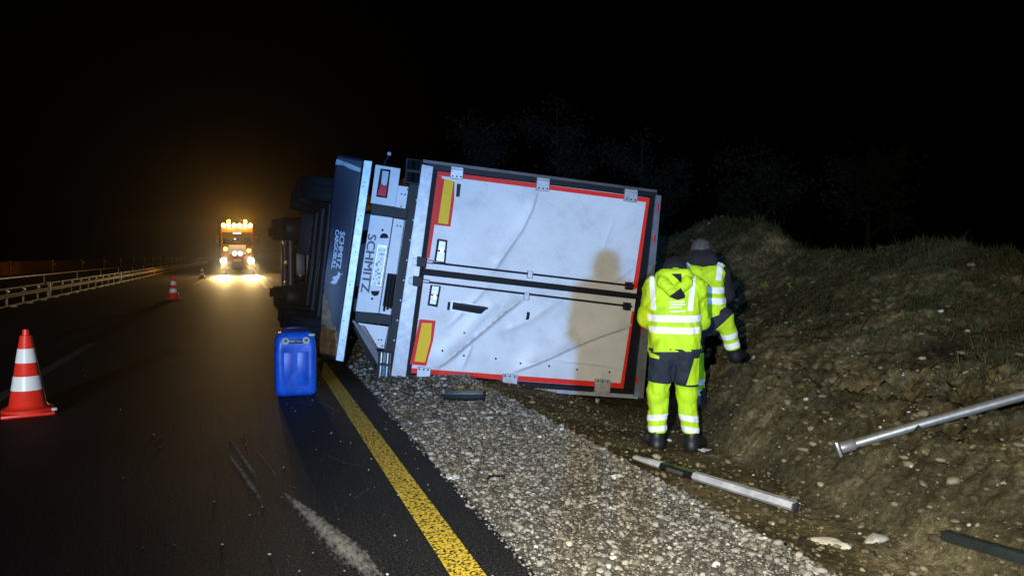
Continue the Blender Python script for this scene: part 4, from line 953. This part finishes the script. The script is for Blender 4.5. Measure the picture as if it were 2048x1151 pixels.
# hood lying on the back, dark lining showing
hd = [((-0.09, 0.07, 1.465), (0.09, 0.07, 1.465), 0.052, 0.052), ((-0.10, 0.02, 1.40), (0.0, -0.045, 1.315), 0.055, 0.045), ((0.10, 0.02, 1.40), (0.0, -0.045, 1.315), 0.055, 0.045), ((-0.12, 0.10, 1.45), (-0.05, 0.19, 1.47), 0.045, 0.04), ((0.12, 0.10, 1.45), (0.05, 0.19, 1.47), 0.045, 0.04)]
H1 = sdf_surface(hd, 0.012, 0.008, 0.006, 14.0, 8.0)
hood = piece('hood', H1, [], M['hivis'], W1)
def back_patch(name, pts, m, VF, yfun, parent, th=0.004):
    """flat cloth patch laid on the back: pts in (x, z), depth taken from the surface behind"""
    V_ = VF[0]; bm = bmesh.new(); ring = []
    def surf(x, z):
        d = (V_[:, 0]-x)**2+(V_[:, 2]-z)**2; k = np.argsort(d)[:60]; return V_[k, 1].min()-th
    # fan of small quads: resample the outline and fill on a grid
    P = np.array(pts); lo, hi = P.min(0), P.max(0); r = 0.010; nx_, nz_ = int((hi[0]-lo[0])/r)+2, int((hi[1]-lo[1])/r)+2
    def inside(x, z):
        c = False; j = len(P)-1
        for i in range(len(P)):
            if (P[i][1] > z) != (P[j][1] > z) and x < (P[j][0]-P[i][0])*(z-P[i][1])/(P[j][1]-P[i][1])+P[i][0]: c = not c
            j = i
        return c
    outline = [bm.verts.new((x, surf(x, z), z)) for x, z in pts]
    f = bm.faces.new(outline); bmesh.ops.triangulate(bm, faces=[f])
    bmesh.ops.subdivide_edges(bm, edges=bm.edges, cuts=4, use_grid_fill=True)
    for v in bm.verts: v.co.y = surf(v.co.x, v.co.z)
    return mesh_bm(name, bm, m, parent, 60)
JH = (np.concatenate([J1[0], H1[0]]), None)
back_patch('hood_lining', [(-0.03, 1.475), (0.055, 1.475), (0.055, 1.40), (0.035, 1.415)], M['darkcloth'], JH, None, W1)
back_patch('hood_lining', [(-0.045, 1.29), (0.05, 1.36), (0.085, 1.30), (0.085, 1.275), (0.02, 1.262)], M['darkcloth'], JH, None, W1)
for k, (a, b) in enumerate(((-0.04, 0.08), (-0.04, 0.085), (-0.04, 0.055), (-0.04, 0.085))):
    z = 1.235-k*0.022-(0.012 if k == 3 else 0)
    back_patch('printed_line', [(a, z), (b, z+0.006), (b, z+0.014), (a, z+0.008)], M['strip'], J1, None, W1, 0.003)
ts = [(LH, RH, 0.112, 0.112), (LH, LK, 0.108, 0.086), (RH, RK, 0.108, 0.086), ((-0.07, 0.01, 0.80), (-0.11, 0.01, 0.62), 0.108, 0.095), ((0.07, 0.01, 0.80), (0.09, 0.01, 0.62), 0.108, 0.095), (LK, LA, 0.088, 0.068), (RK, RA_, 0.088, 0.068)]
T1 = sdf_surface(ts, 0.012, 0.0085, 0.010, 8.0, 5.0)
piece('trousers', T1, [((0, 0, 0.55), (-0.10, 0, -1)), ((0, 0, 0.855), (0, 0, 1))], M['trousers'], W1)
for sx, nm in ((-1, 'l'), (1, 'r')):
    piece('trouser_leg', T1, [((0, 0, 0.5505), (0.10, 0, 1)), ((0, 0, 0.145), (0, 0, -1)), ((-0.01, 0, 0), (-sx, 0, 0))], M['hivis'], W1)
    for z0, z1_ in ((0.255, 0.305), (0.165, 0.21)):
        piece('reflective_strip', T1, [((0, 0, z1_), (0.10*sx, 0.1, 1)), ((0, 0, z0), (-0.10*sx, -0.1, -1)), ((-0.01, 0, 0), (-sx, 0, 0))], M['strip'], W1, 0.004)
back_patch('side_panel', [(-0.215, 0.83), (-0.12, 0.795), (-0.12, 0.77), (-0.20, 0.78)], M['hivis'], T1, None, W1, 0.004)
back_patch('side_panel', [(0.165, 0.78), (0.205, 0.78), (0.20, 0.56), (0.10, 0.555), (0.13, 0.62)], M['hivis'], T1, None, W1, 0.004)
for a, (tx, ty) in ((LA, (-0.05, 0.13)), (RA_, (0.07, 0.13))):
    bs = [((a[0], a[1]-0.03, 0.05), (a[0]+tx, a[1]+ty, 0.04), 0.060, 0.054), ((a[0], a[1]-0.01, 0.07), (a[0], a[1], 0.13), 0.066, 0.062), ((a[0], a[1]-0.035, 0.025), (a[0]+tx, a[1]+ty, 0.02), 0.058, 0.055)]
    piece('boot', sdf_surface(bs, 0.010, 0.010), [((0, 0, 0.0), (0, 0, -1))], M['boot'], W1)
hp = [((0, 0.30+0.02, 1.52), (0, 0.28, 1.50), 0.098, 0.10), ((0, 0.25, 1.47), (0, 0.22, 1.44), 0.095, 0.08)]
piece('cap', sdf_surface(hp, 0.02, 0.01), [], M['darkcloth'], W1)

# --- worker behind: one foot up on the bank
p2 = frame_at(1405, 7.15); z2 = float(ground(p2[0], p2[1], False))
W2 = thing('person', 'grey-haired worker in yellow vest with one leg up on the bank', 'person', (p2[0], p2[1], z2), -math.atan2(p2[0], p2[1]))
z2a = 1.5-z2                                                    # eye level above his ground
def q2(px, py, dy=0.0):                                          # picture point on the plane through him (dy: metres further away)
    dep = 7.15+dy; return ((px-1405)/1500*dep, dy, z2a-(py-510)/1500*dep)
fr_ = q2(1472, 708, 0.05)
LH, RH = q2(1388, 655, 0.02), q2(1424, 640, 0.02)
LK, LA = q2(1394, 745, 0.0), q2(1401, 815, -0.02)
RK, RA_ = q2(1448, 634, -0.02), q2(1466, 693, 0.06)
LS, RS = q2(1374, 545, 0.16), q2(1441, 545, 0.16)
LE, RE = q2(1362, 610, 0.22), q2(1453, 590, 0.22)
LW, RW = q2(1375, 625, 0.50), q2(1440, 600, 0.50)
hc = q2(1402, 502, 0.26)
body = [(LH, RH, 0.07, 0.07), (q2(1395, 640, 0.04), q2(1397, 560, 0.14), 0.085, 0.085), (q2(1415, 640, 0.04), q2(1417, 560, 0.14), 0.085, 0.085), (LS, RS, 0.06, 0.06), (q2(1406, 540, 0.15), hc, 0.055, 0.055),
        (LH, LK, 0.08, 0.055), (RH, RK, 0.08, 0.055), (LK, LA, 0.052, 0.038), (RK, RA_, 0.052, 0.038), (LS, LE, 0.05, 0.042), (RS, RE, 0.05, 0.042), (LE, LW, 0.04, 0.028), (RE, RW, 0.04, 0.028)]
hb = []; head(hb, hc, (0, 0.85, -0.5), (0, 0.5, 0.85)); hand(hb, LW, (0.3, 0.9, -0.1), (0, 0.1, 1), 1); hand(hb, RW, (-0.3, 0.9, -0.1), (0, 0.1, 1), 1)
V, F = sdf_surface(body+hb, 0.010, 0.013); mesh_np('body', V, F, M['skin'], W2, smooth=True)
# hair
hr = [(Vv(hc)+Vv((0, -0.02, 0.035)), Vv(hc)+Vv((0, 0.02, 0.030)), 0.094, 0.088), (Vv(hc)+Vv((0, -0.03, -0.01)), Vv(hc)+Vv((0, -0.035, -0.04)), 0.085, 0.070)]
HR = sdf_surface([(tuple(a), tuple(b), c, d) for a, b, c, d in hr], 0.012, 0.008, 0.004, 40.0)
piece('hair', HR, [(tuple(Vv(hc)+Vv((0, 0.03, 0))), (0, 0.8, -0.55))], M['hairgrey'], W2)
col2 = [(q2(1392, 522, 0.12), q2(1420, 522, 0.12), 0.072, 0.072), (q2(1394, 512, 0.18), q2(1414, 512, 0.18), 0.07, 0.07)]
piece('collar', sdf_surface(col2, 0.02, 0.009), [], M['darkcloth'], W2)
sl = [(LS, LE, 0.080, 0.068), (RS, RE, 0.080, 0.068), (LE, LW, 0.066, 0.048), (RE, RW, 0.066, 0.048), (LS, RS, 0.075, 0.075)]
piece('sleeves', sdf_surface(sl, 0.015, 0.010, 0.006, 9.0), [], M['darkcloth'], W2)
vs_ = [(q2(1386, 662, -0.02), q2(1390, 552, 0.12), 0.125, 0.118), (q2(1428, 655, -0.02), q2(1424, 552, 0.12), 0.125, 0.118), (q2(1382, 540, 0.15), q2(1434, 540, 0.15), 0.085, 0.085)]
J2 = sdf_surface(vs_, 0.018, 0.0085, 0.010, 9.0, 12.0)
hz = q2(1410, 643)[2]
piece('vest', J2, [((0, 0, hz), (0.42, -0.1, -1)), (q2(1408, 519, 0.14), (0, 0.3, 1))], M['hivis'], W2, solid=0.006)
for ya, yb in ((572, 584), (593, 605)):
    piece('reflective_strip', J2, [(q2(1410, ya), (0.06, -0.05, 1)), (q2(1410, yb), (-0.06, 0.05, -1)), ((q2(1398, 580)[0], 0, 0), (-1, 0, 0)), ((0, 0.16, 0), (0, 1, 0))], M['strip'], W2, 0.0045)
for xa, xb in ((1370, 1379), (1433, 1444)):
    piece('reflective_strip', J2, [(q2(xb, 540), (1, 0, -0.08)), (q2(xa, 540), (-1, 0, 0.08)), (q2(1400, 560), (0, 0, -1)), ((0, 0.13, 0), (0, 1, 0))], M['strip'], W2, 0.0045)
tl2 = [(LH, RH, 0.125, 0.125), (LH, LK, 0.105, 0.082), (LK, LA, 0.084, 0.066)]
tr2 = [(LH, RH, 0.12, 0.12), (RH, RK, 0.11, 0.092), (RK, RA_, 0.088, 0.072)]
TL2 = sdf_surface(tl2, 0.012, 0.0095, 0.007, 8.0, 20.0); TR2 = sdf_surface(tr2, 0.012, 0.0095, 0.007, 8.0, 30.0)
kz = q2(1400, 705)[2]
piece('trousers', TL2, [((0, 0, kz), (0, 0, -1)), ((0, 0, hz+0.12), (0, 0, 1))], M['trousers'], W2)
piece('trouser_leg', TL2, [((0, 0, kz-0.0005), (0, 0, 1)), ((0, 0, LA[2]), (0, 0, -1))], M['hivis'], W2)
for ya, yb in ((758, 769), (778, 789)):
    piece('reflective_strip', TL2, [(q2(1400, ya), (0, 0, 1)), (q2(1400, yb), (0, 0, -1))], M['strip'], W2, 0.004)
ax_ = Vv(RA_)-Vv(RK); ax_ /= np.linalg.norm(ax_); Lr = np.linalg.norm(Vv(RA_)-Vv(RK)); at_ = lambda t: tuple(Vv(RK)+ax_*Lr*t)
kp = q2(1448, 641)
piece('trousers', TR2, [(kp, (0.7, 0, -0.7)), ((0, 0, hz+0.17), (0, 0, 1))], M['trousers'], W2)
piece('trouser_leg', TR2, [(kp, (-0.7, 0, 0.7)), (at_(1.0), tuple(ax_))], M['hivis'], W2)
for t0, t1 in ((0.48, 0.65), (0.78, 0.95)):
    piece('reflective_strip', TR2, [(at_(t1), tuple(ax_)), (at_(t0), tuple(-ax_))], M['strip'], W2, 0.004)
bs = [(RA_, at_(1.30), 0.070, 0.062), (at_(1.28), tuple(Vv(at_(1.28))+Vv((0.06, 0.14, 0.0))), 0.062, 0.052)]
piece('boot', sdf_surface(bs, 0.012, 0.010), [], M['boot'], W2)
bs = [((LA[0], LA[1], 0.16), (LA[0], LA[1], 0.07), 0.064, 0.058), ((LA[0], LA[1]-0.02, 0.05), (LA[0]+0.02, LA[1]+0.15, 0.04), 0.052, 0.046), ((LA[0], LA[1], LA[2]+0.02), (LA[0], LA[1], 0.1), 0.064, 0.06)]
piece('boot', sdf_surface(bs, 0.012, 0.010), [((0, 0, -0.01), (0, 0, -1))], M['boot'], W2)

# --- the photographer, behind the camera; only the shadow on the doors is seen
W3 = thing('person', 'photographer standing behind the camera whose shadow falls on the white doors', 'person', (-0.05-0.42*FWH[0], -0.42*FWH[1], 0.0), -YAW)
bd = [((-0.1, 0, 0.9), (0.1, 0, 0.9), 0.12, 0.12), ((-0.08, 0, 0.95), (-0.09, 0, 1.44), 0.12, 0.12), ((0.08, 0, 0.95), (0.09, 0, 1.44), 0.12, 0.12), ((-0.155, 0, 1.47), (0.155, 0, 1.47), 0.08, 0.08), ((-0.07, 0, 1.53), (0.07, 0, 1.53), 0.06, 0.06), ((0, 0, 1.42), (0, 0.02, 1.57), 0.075, 0.07),
      ((-0.10, 0, 0.9), (-0.12, 0.0, 0.48), 0.10, 0.075), ((0.10, 0, 0.9), (0.12, 0, 0.48), 0.10, 0.075), ((-0.12, 0, 0.48), (-0.13, 0, 0.08), 0.075, 0.055), ((0.12, 0, 0.48), (0.13, 0, 0.08), 0.075, 0.055),
      ((-0.13, -0.04, 0.045), (-0.15, 0.15, 0.04), 0.05, 0.04), ((0.13, -0.04, 0.045), (0.15, 0.15, 0.04), 0.05, 0.04),
      ((-0.17, 0, 1.46), (-0.21, 0.04, 1.20), 0.065, 0.05), ((0.17, 0, 1.46), (0.21, 0.04, 1.20), 0.065, 0.05), ((-0.21, 0.04, 1.20), (-0.09, 0.26, 1.40), 0.055, 0.04), ((0.21, 0.04, 1.20), (0.09, 0.26, 1.40), 0.055, 0.04)]
hb = []; head(hb, (0, 0.03, 1.66), (0, 1, -0.1), (0, 0.1, 1)); hand(hb, (-0.09, 0.26, 1.40), (0.1, 0.3, 0.9), (0, 1, 0), 1); hand(hb, (0.09, 0.26, 1.40), (-0.1, 0.3, 0.9), (0, 1, 0), 1)
V, F = sdf_surface(bd+hb, 0.012, 0.018); mesh_np('body', V, F, M['darkcloth'], W3, smooth=True)

# ------------------------------------------------------------------ things lying about
def lying(name, label, cat, pa, pb, build, lift=0.0):
    a, b = hit(*pa, lift), hit(*pb, lift); d = b-a; ln = float(np.linalg.norm(d)); q = Vector(d).to_track_quat('X', 'Z')
    t = thing(name, label, cat, matrix=Matrix.Translation(Vector(a)-Vector((0, 0, lift*0.5))) @ q.to_matrix().to_4x4()); build(t, ln); return t
def delineator(t, ln):
    def sec(x0, x1, k0, k1, m, nm):
        bm = bmesh.new(); n = 6; r = []
        for x_, k in ((x0, k0), ((x0+x1)/2, (k0+k1)/2), (x1, k1)):
            r.append([bm.verts.new((x_, 0.046*k*math.cos(a), 0.045+0.036*k*math.sin(a)*(1 if math.sin(a) > 0 else 0.7))) for a in [2*math.pi*i/n for i in range(n)]])
        for a, b in zip(r, r[1:]):
            for i in range(n): bm.faces.new((a[i], a[(i+1) % n], b[(i+1) % n], b[i]))
        bm.faces.new(r[0][::-1]); bm.faces.new(r[-1]); return mesh_bm(nm, bm, m, t, 20)
    sec(0.0, 0.20*ln, 0.55, 0.92, M['postwhite'], 'tip'); sec(0.2005*ln, 0.42*ln, 0.93, 1.0, M['postblack'], 'black_band'); sec(0.4205*ln, ln, 1.0, 1.08, M['postwhite'], 'shaft')
    box('reflector', (0.31*ln, -0.044, 0.05), (0.14, 0.010, 0.03), M['tanktop'], t, bev=0.004)
    box('end_socket', (ln+0.004, 0, 0.043), (0.012, 0.075, 0.05), M['tanktop'], t, bev=0.004)
lying('delineator_post', 'white roadside marker post with black band lying at the gravel rim', 'marker post', (1268, 926), (1588, 1026), delineator)
def pipe(t, ln):
    tube('pipe', [(0.02, 0, 0.05), (ln*0.5, 0, 0.055), (ln*1.15, 0, 0.05)], 0.031, M['steel'], t, 20)
    box('flange', (0.0, 0, 0.055), (0.022, 0.105, 0.105), M['steel'], t, bev=0.006)
    lathe('collar', [(0.040, 0), (0.040, 0.09), (0.032, 0.10)], (0.02, 0, 0.05), (1, 0, 0), M['steel'], t, 20)
lying('steel_pipe', 'long galvanised steel pipe with end flange lying across the bank', 'pipe', (1680, 896), (2060, 788), pipe, 0.10)
def bar(t, ln):
    box('shaft', (ln*0.6, 0, 0.03), (ln*1.2, 0.055, 0.055), M['barbar'], t, bev=0.005)
    box('end_plug', (0.0, 0, 0.03), (0.012, 0.045, 0.045), M['rubber'], t, bev=0.003)
lying('metal_bar', 'dark square metal bar on the soil in the bottom right corner', 'bar', (1890, 1080), (2075, 1135), bar)
c = hit(933, 808); blk = thing('plastic_block', 'black ribbed plastic block on the gravel under the trailer', 'block', (c[0], c[1]+0.08, 0.02), -YAW-0.02)
box('base', (0, 0, 0.035), (0.42, 0.16, 0.05), M['rubber'], blk, bev=0.008)
for k in range(3): box('rib', (0.0, -0.06+k*0.06, 0.072), (0.40, 0.03, 0.028), M['barbar'], blk, bev=0.006)  # lighter material on the ribs is a painted highlight

def rock(px, py, r, name, label, cat, m, group=None, flat=0.5, lift=0.0, ang=None, el=1.5):
    c = hit(px, py); bv, bf = ICO[2]; v = bv.copy(); v *= (1+0.35*vnoise(v[:, 0]*1.5+px, v[:, 1]*1.5+py, v[:, 2]*1.5))[:, None]
    for _ in range(6):
        d = rng.normal(size=3); d /= np.linalg.norm(d); v -= np.maximum(v@d-rng.uniform(0.5, 0.8), 0)[:, None]*d
    v = v*np.array((el*r, r*0.8, r*flat)); a = ang if ang is not None else rng.uniform(0, 6.28)
    v = np.stack([v[:, 0]*math.cos(a)-v[:, 1]*math.sin(a), v[:, 0]*math.sin(a)+v[:, 1]*math.cos(a), v[:, 2]], 1)
    o = mesh_np(name, v, bf, m); o.location = (c[0], c[1], c[2]+r*flat*0.5); return tag(o, label, cat, group)
big = np.array([(1200, 998, 0.042), (1178, 946, .03), (1082, 948, .028), (1084, 930, .03), (1003, 1022, .03), (1012, 1045, .028), (1097, 1055, .032), (1132, 1044, .03), (1062, 1043, .035), (1150, 937, .022), (868, 835, .026), (905, 870, .022), (950, 872, .026), (1087, 875, .026), (1137, 1093, .05), (1190, 1130, .055), (1222, 1090, .045), (1262, 1060, .035), (1300, 1098, .05), (1345, 1052, .04), (1098, 912, .03), (1065, 885, .025), (1455, 1140, .05), (1350, 1075, .03), (905, 842, .02), (840, 800, .02), (890, 908, .02), (935, 1012, .024)])
P_ = np.array([hit(a, b) for a, b, r in big])
stones('pale_gravel', P_, big[:, 2]*0.8, 2, M['gravel'], 'larger pale stones mixed into the shoulder gravel', 'gravel', tone_pow=0.12, sink=0.3)
rock(1206, 998, 0.045, 'stone_shard', 'long cream stone shard on the gravel below the workers', 'stone', M['pebble'], None, 0.4, ang=0.1, el=2.6)
rock(1194, 803, 0.045, 'stone', 'single cream stone under the trailer edge left of the workers', 'stone', M['pebble'], None, 0.8, el=1.6)
rock(1650, 1086, 0.06, 'stone', 'elongated tan stone in the ditch below the marker post', 'stone', M['pebble'], None, 0.4, ang=-0.4, el=2.2)
rock(1680, 1094, 0.05, 'stone', 'pale pointed stone touching the elongated tan stone in the ditch', 'stone', M['pebble'], None, 0.5, ang=-0.9, el=1.7)
rock(1752, 1085, 0.07, 'stone', 'tan flat stone in the ditch between post and dark bar', 'stone', M['pebble'], None, 0.45, ang=0.3, el=1.8)
for (a, b, s, lb_) in [(908, 962, 0.05, 'small grey plastic shard on the gravel edge by the yellow line'), (1236, 960, 0.045, 'thin pale shard on gravel left of the marker post'), (1410, 905, 0.05, 'crumpled white paper scrap on soil beside the boots'), (995, 966, 0.06, 'small black wire loop lying on the gravel')]:
    c = hit(a, b)
    if 'wire' in lb_:
        o = tube('wire_loop', [(c[0]-0.07, c[1], c[2]+0.03), (c[0]-0.05, c[1]+0.03, c[2]+0.05), (c[0]+0.06, c[1]+0.02, c[2]+0.04), (c[0]+0.03, c[1]-0.03, c[2]+0.035)], 0.004, M['rubber'])
        tag(o, lb_, 'wire'); continue
    bm = bmesh.new(); nn = 5
    vs = [[bm.verts.new((c[0]+s*(i/nn-0.5)*2, c[1]+s*(j/nn-0.5)*1.3+0.01*i/nn, c[2]+0.025+0.012*float(vnoise(i*1.3+a, j*1.3)))) for i in range(nn+1)] for j in range(nn+1)]
    for j in range(nn):
        for i in range(nn): bm.faces.new((vs[j][i], vs[j][i+1], vs[j+1][i+1], vs[j+1][i]))
    o = mesh_bm('plastic_shard' if 'shard' in lb_ else 'paper_scrap', bm, M['paper'], None, 30); o.modifiers.new('t', 'SOLIDIFY').thickness = 0.004
    tag(o, lb_, 'shard' if 'shard' in lb_ else 'paper')
# two seedlings on the bank
for (a, b, lb_) in [(1531, 578, 'small green seedling on the bank right of the grey-haired worker, left of two'), (1578, 580, 'small yellowish seedling on the bank, right of two')]:
    c = hit(a, b); t = thing('seedling', lb_, 'plant', tuple(c), 0.0, 'seedlings on the bank')
    tube('stem', [(0, 0, -0.02), (0.01, 0, 0.05), (-0.02, 0.0, 0.11)], 0.005, M['leaf'], t, 6)
    for k, (dx, dz, m) in enumerate(((-0.06, 0.10, 'leaf'), (0.05, 0.12, 'leaf'), (0.045, 0.02, 'leafo'), (-0.03, 0.14, 'leaf'))):
        bm = bmesh.new(); v = [bm.verts.new(p) for p in ((0, 0, 0.06), (dx*0.5, -0.025, 0.06+dz*0.45), (dx, 0, 0.06+dz*0.6-0.04), (dx*0.5, 0.025, 0.06+dz*0.4))]; bm.faces.new(v); mesh_bm('leaf', bm, M[m], t)

# ------------------------------------------------------------------ barriers on the left
gr = thing('guardrail', 'low steel guardrail with posts along the left edge of the road', 'guardrail', (-6.45, 0, 0))
for y0 in range(14, 150, 8):
    y1 = y0+7.97
    bm = bmesh.new()
    prof = [(0.0, 0.26), (0.03, 0.28), (0.03, 0.31), (0.0, 0.325), (0.03, 0.34), (0.03, 0.37), (0.0, 0.39)]
    a = [bm.verts.new((x_, y0, z_)) for x_, z_ in prof]; b = [bm.verts.new((x_, y1, z_)) for x_, z_ in prof]
    for k in range(6): bm.faces.new((a[k], a[k+1], b[k+1], b[k]))
    o = mesh_bm('rail_band', bm, M['barrier'], gr); o.modifiers.new('t', 'SOLIDIFY').thickness = 0.006
    box('base_rail', (0.05, (y0+y1)/2, 0.05), (0.06, y1-y0, 0.045), M['barrier'], gr)
    box('top_rail', (-0.05, (y0+y1)/2, 0.53), (0.05, y1-y0, 0.035), M['barrier'], gr)
    if y0 % 16 == 14: box('joint_plate', (0.0, y0, 0.30), (0.10, 0.22, 0.56), M['barrier'], gr, bev=0.01)
ps = bpy.data.meshes.new('post'); bm = bmesh.new(); add_box(bm, (-0.03, 0, 0.275), (0.05, 0.06, 0.55)); bm.to_mesh(ps); bm.free(); ps.materials.append(M['barrier'])
ft = bpy.data.meshes.new('foot'); bm = bmesh.new(); add_box(bm, (0.10, 0, 0.03), (0.26, 0.14, 0.035)); bm.to_mesh(ft); bm.free(); ft.materials.append(M['barrier'])
rf = bpy.data.meshes.new('reflector'); bm = bmesh.new(); add_box(bm, (0.02, 0, 0.455), (0.05, 0.06, 0.06)); bm.to_mesh(rf); bm.free(); rf.materials.append(M['conewhite'])
for k in range(78):
    y_ = 15.0+k*1.7
    for me in ((ps, ft, rf) if k < 24 else (ps,)):
        o = put(bpy.data.objects.new(me.name, me), gr); o.location = (0, y_, 0)
cb = thing('concrete_barrier', 'low concrete barrier tinted for taillight glow, beyond the far carriageway', 'barrier', (-17.0, 0, 0))
for k in range(22):
    y0 = 40+k*12
    prism('barrier_element', [(-0.3, y0, 0), (0.3, y0, 0), (0.12, y0, 1.0), (-0.12, y0, 1.0)], [(-0.3, y0+11.9, 0), (0.3, y0+11.9, 0), (0.12, y0+11.9, 1.0), (-0.12, y0+11.9, 1.0)], M['concrete'], cb)
fr = thing('crash_rail', 'thin steel crash rail between the two carriageways', 'guardrail', (-9.6, 0, 0))
for k in range(20):
    y0 = 24+k*8
    box('rail_band', (0, y0+4, 0.52), (0.05, 7.95, 0.05), M['tanktop'], fr); box('post', (-0.06, y0+4, 0.26), (0.06, 0.08, 0.52), M['barrier'], fr)
ORD = ['leftmost', 'second', 'third', 'fourth', 'fifth', 'sixth', 'seventh', 'eighth', 'ninth', 'tenth', 'eleventh', 'twelfth', 'thirteenth', 'fourteenth']
for k in range(14):
    y_ = 64+k*13.0
    t = thing('marker_post', ORD[k]+(' small reflector post' if k == 0 else ' small reflector post from the left')+' beyond the far carriageway', 'marker post', (-16.2, y_, 0.0), 0.0, 'reflector posts along the far carriageway')
    box('shaft', (0, 0, 0.55), (0.08, 0.05, 1.1), M['barrier'], t); box('reflector', (0.03, -0.03, 1.02), (0.10, 0.03, 0.14), M['conewhite'], t); box('reflector', (0.16, -0.03, 0.72), (0.10, 0.03, 0.14), M['conewhite'], t)

# ------------------------------------------------------------------ dark trees behind the trailer
M['bark'] = mat('bark', (0.030, 0.024, 0.018), 0.9, var=0.4, vscale=8, bump=0.4)
M['foliage'] = mat('foliage', (0.006, 0.008, 0.004), 0.8, var=0.5, vscale=1.5)
def tree(x, y, h, r, label):
    t = thing('tree', label, 'tree', (x, y, float(ground(x, y, False))-0.05), rng.uniform(0, 6), 'dark trees behind the trailer')
    bm = bmesh.new(); add_tube(bm, [(0, 0, 0), (0.05, 0.02, h*0.3), (0, 0.08, h*0.6), (0.05, 0, h*0.92)], [0.11, 0.085, 0.055, 0.012], 8)
    tips = []
    for k in range(13):
        z0 = h*rng.uniform(0.18, 0.75); a = k*2.4+rng.uniform(-.3, .3); l = r*rng.uniform(0.55, 1.0)*(1.15-z0/h*0.6)
        tip = (math.cos(a)*l, math.sin(a)*l, z0+l*rng.uniform(0.35, 0.8)); mid_ = (tip[0]*0.5, tip[1]*0.5, z0+(tip[2]-z0)*0.6)
        add_tube(bm, [(0, 0, z0), mid_, tip], [0.035, 0.022, 0.006], 5); tips += [tip, mid_, ((tip[0]+mid_[0])/2, (tip[1]+mid_[1])/2, (tip[2]+mid_[2])/2)]
    mesh_bm('trunk', bm, M['bark'], t, 60)
    tips += [(0, 0, h*0.9), (0, 0, h*0.75)]; tips = np.array(tips); n = 3400
    c = tips[rng.integers(0, len(tips), n)] + rng.normal(0, 0.24, (n, 3))*np.array((1, 1, 0.8)); u = rng.normal(size=(n, 3)); u /= np.linalg.norm(u, axis=1)[:, None]; v = np.cross(u, rng.normal(size=(n, 3))); v /= np.linalg.norm(v, axis=1)[:, None]
    s_ = rng.uniform(0.03, 0.065, (n, 1)); Q = np.stack([c-u*s_*1.6, c+v*s_*0.7, c+u*s_*1.6, c-v*s_*0.7], 1)
    mesh_np('crown', Q.reshape(-1, 3), np.arange(n*4).reshape(-1, 4), M['foliage'], t)
for a in [(7.6, 25.0, 5.4, 1.7, 'barely lit dark tree above the left half of the trailer roofline'), (10.2, 24.0, 5.9, 1.9, 'tallest barely lit tree above the right half of the trailer'), (13.0, 23.0, 5.0, 1.8, 'dark tree behind the right end of the trailer'), (15.5, 20.0, 4.2, 1.7, 'dark bushy tree on the bank crest behind the workers'), (17.5, 17.5, 3.6, 1.6, 'low dark tree behind the crest of the earth bank')]:
    tree(*a)

# ------------------------------------------------------------------ thin haze added to give the truck's lamps their lens bloom
hm = bpy.data.materials.new('bloom_haze'); hm.use_nodes = True; t = hm.node_tree; t.nodes.clear()
pv = t.nodes.new('ShaderNodeVolumePrincipled'); pv.inputs['Color'].default_value = (0.95, 0.93, 0.90, 1); pv.inputs['Density'].default_value = 0.0004; pv.inputs['Anisotropy'].default_value = 0.93
ou = t.nodes.new('ShaderNodeOutputMaterial'); t.links.new(pv.outputs[0], ou.inputs['Volume'])
bm = bmesh.new(); add_box(bm, (0, 150, 10.0), (900, 760, 24.0)); hz_ = mesh_bm('haze', bm, hm); tag(hz_, kind='stuff')
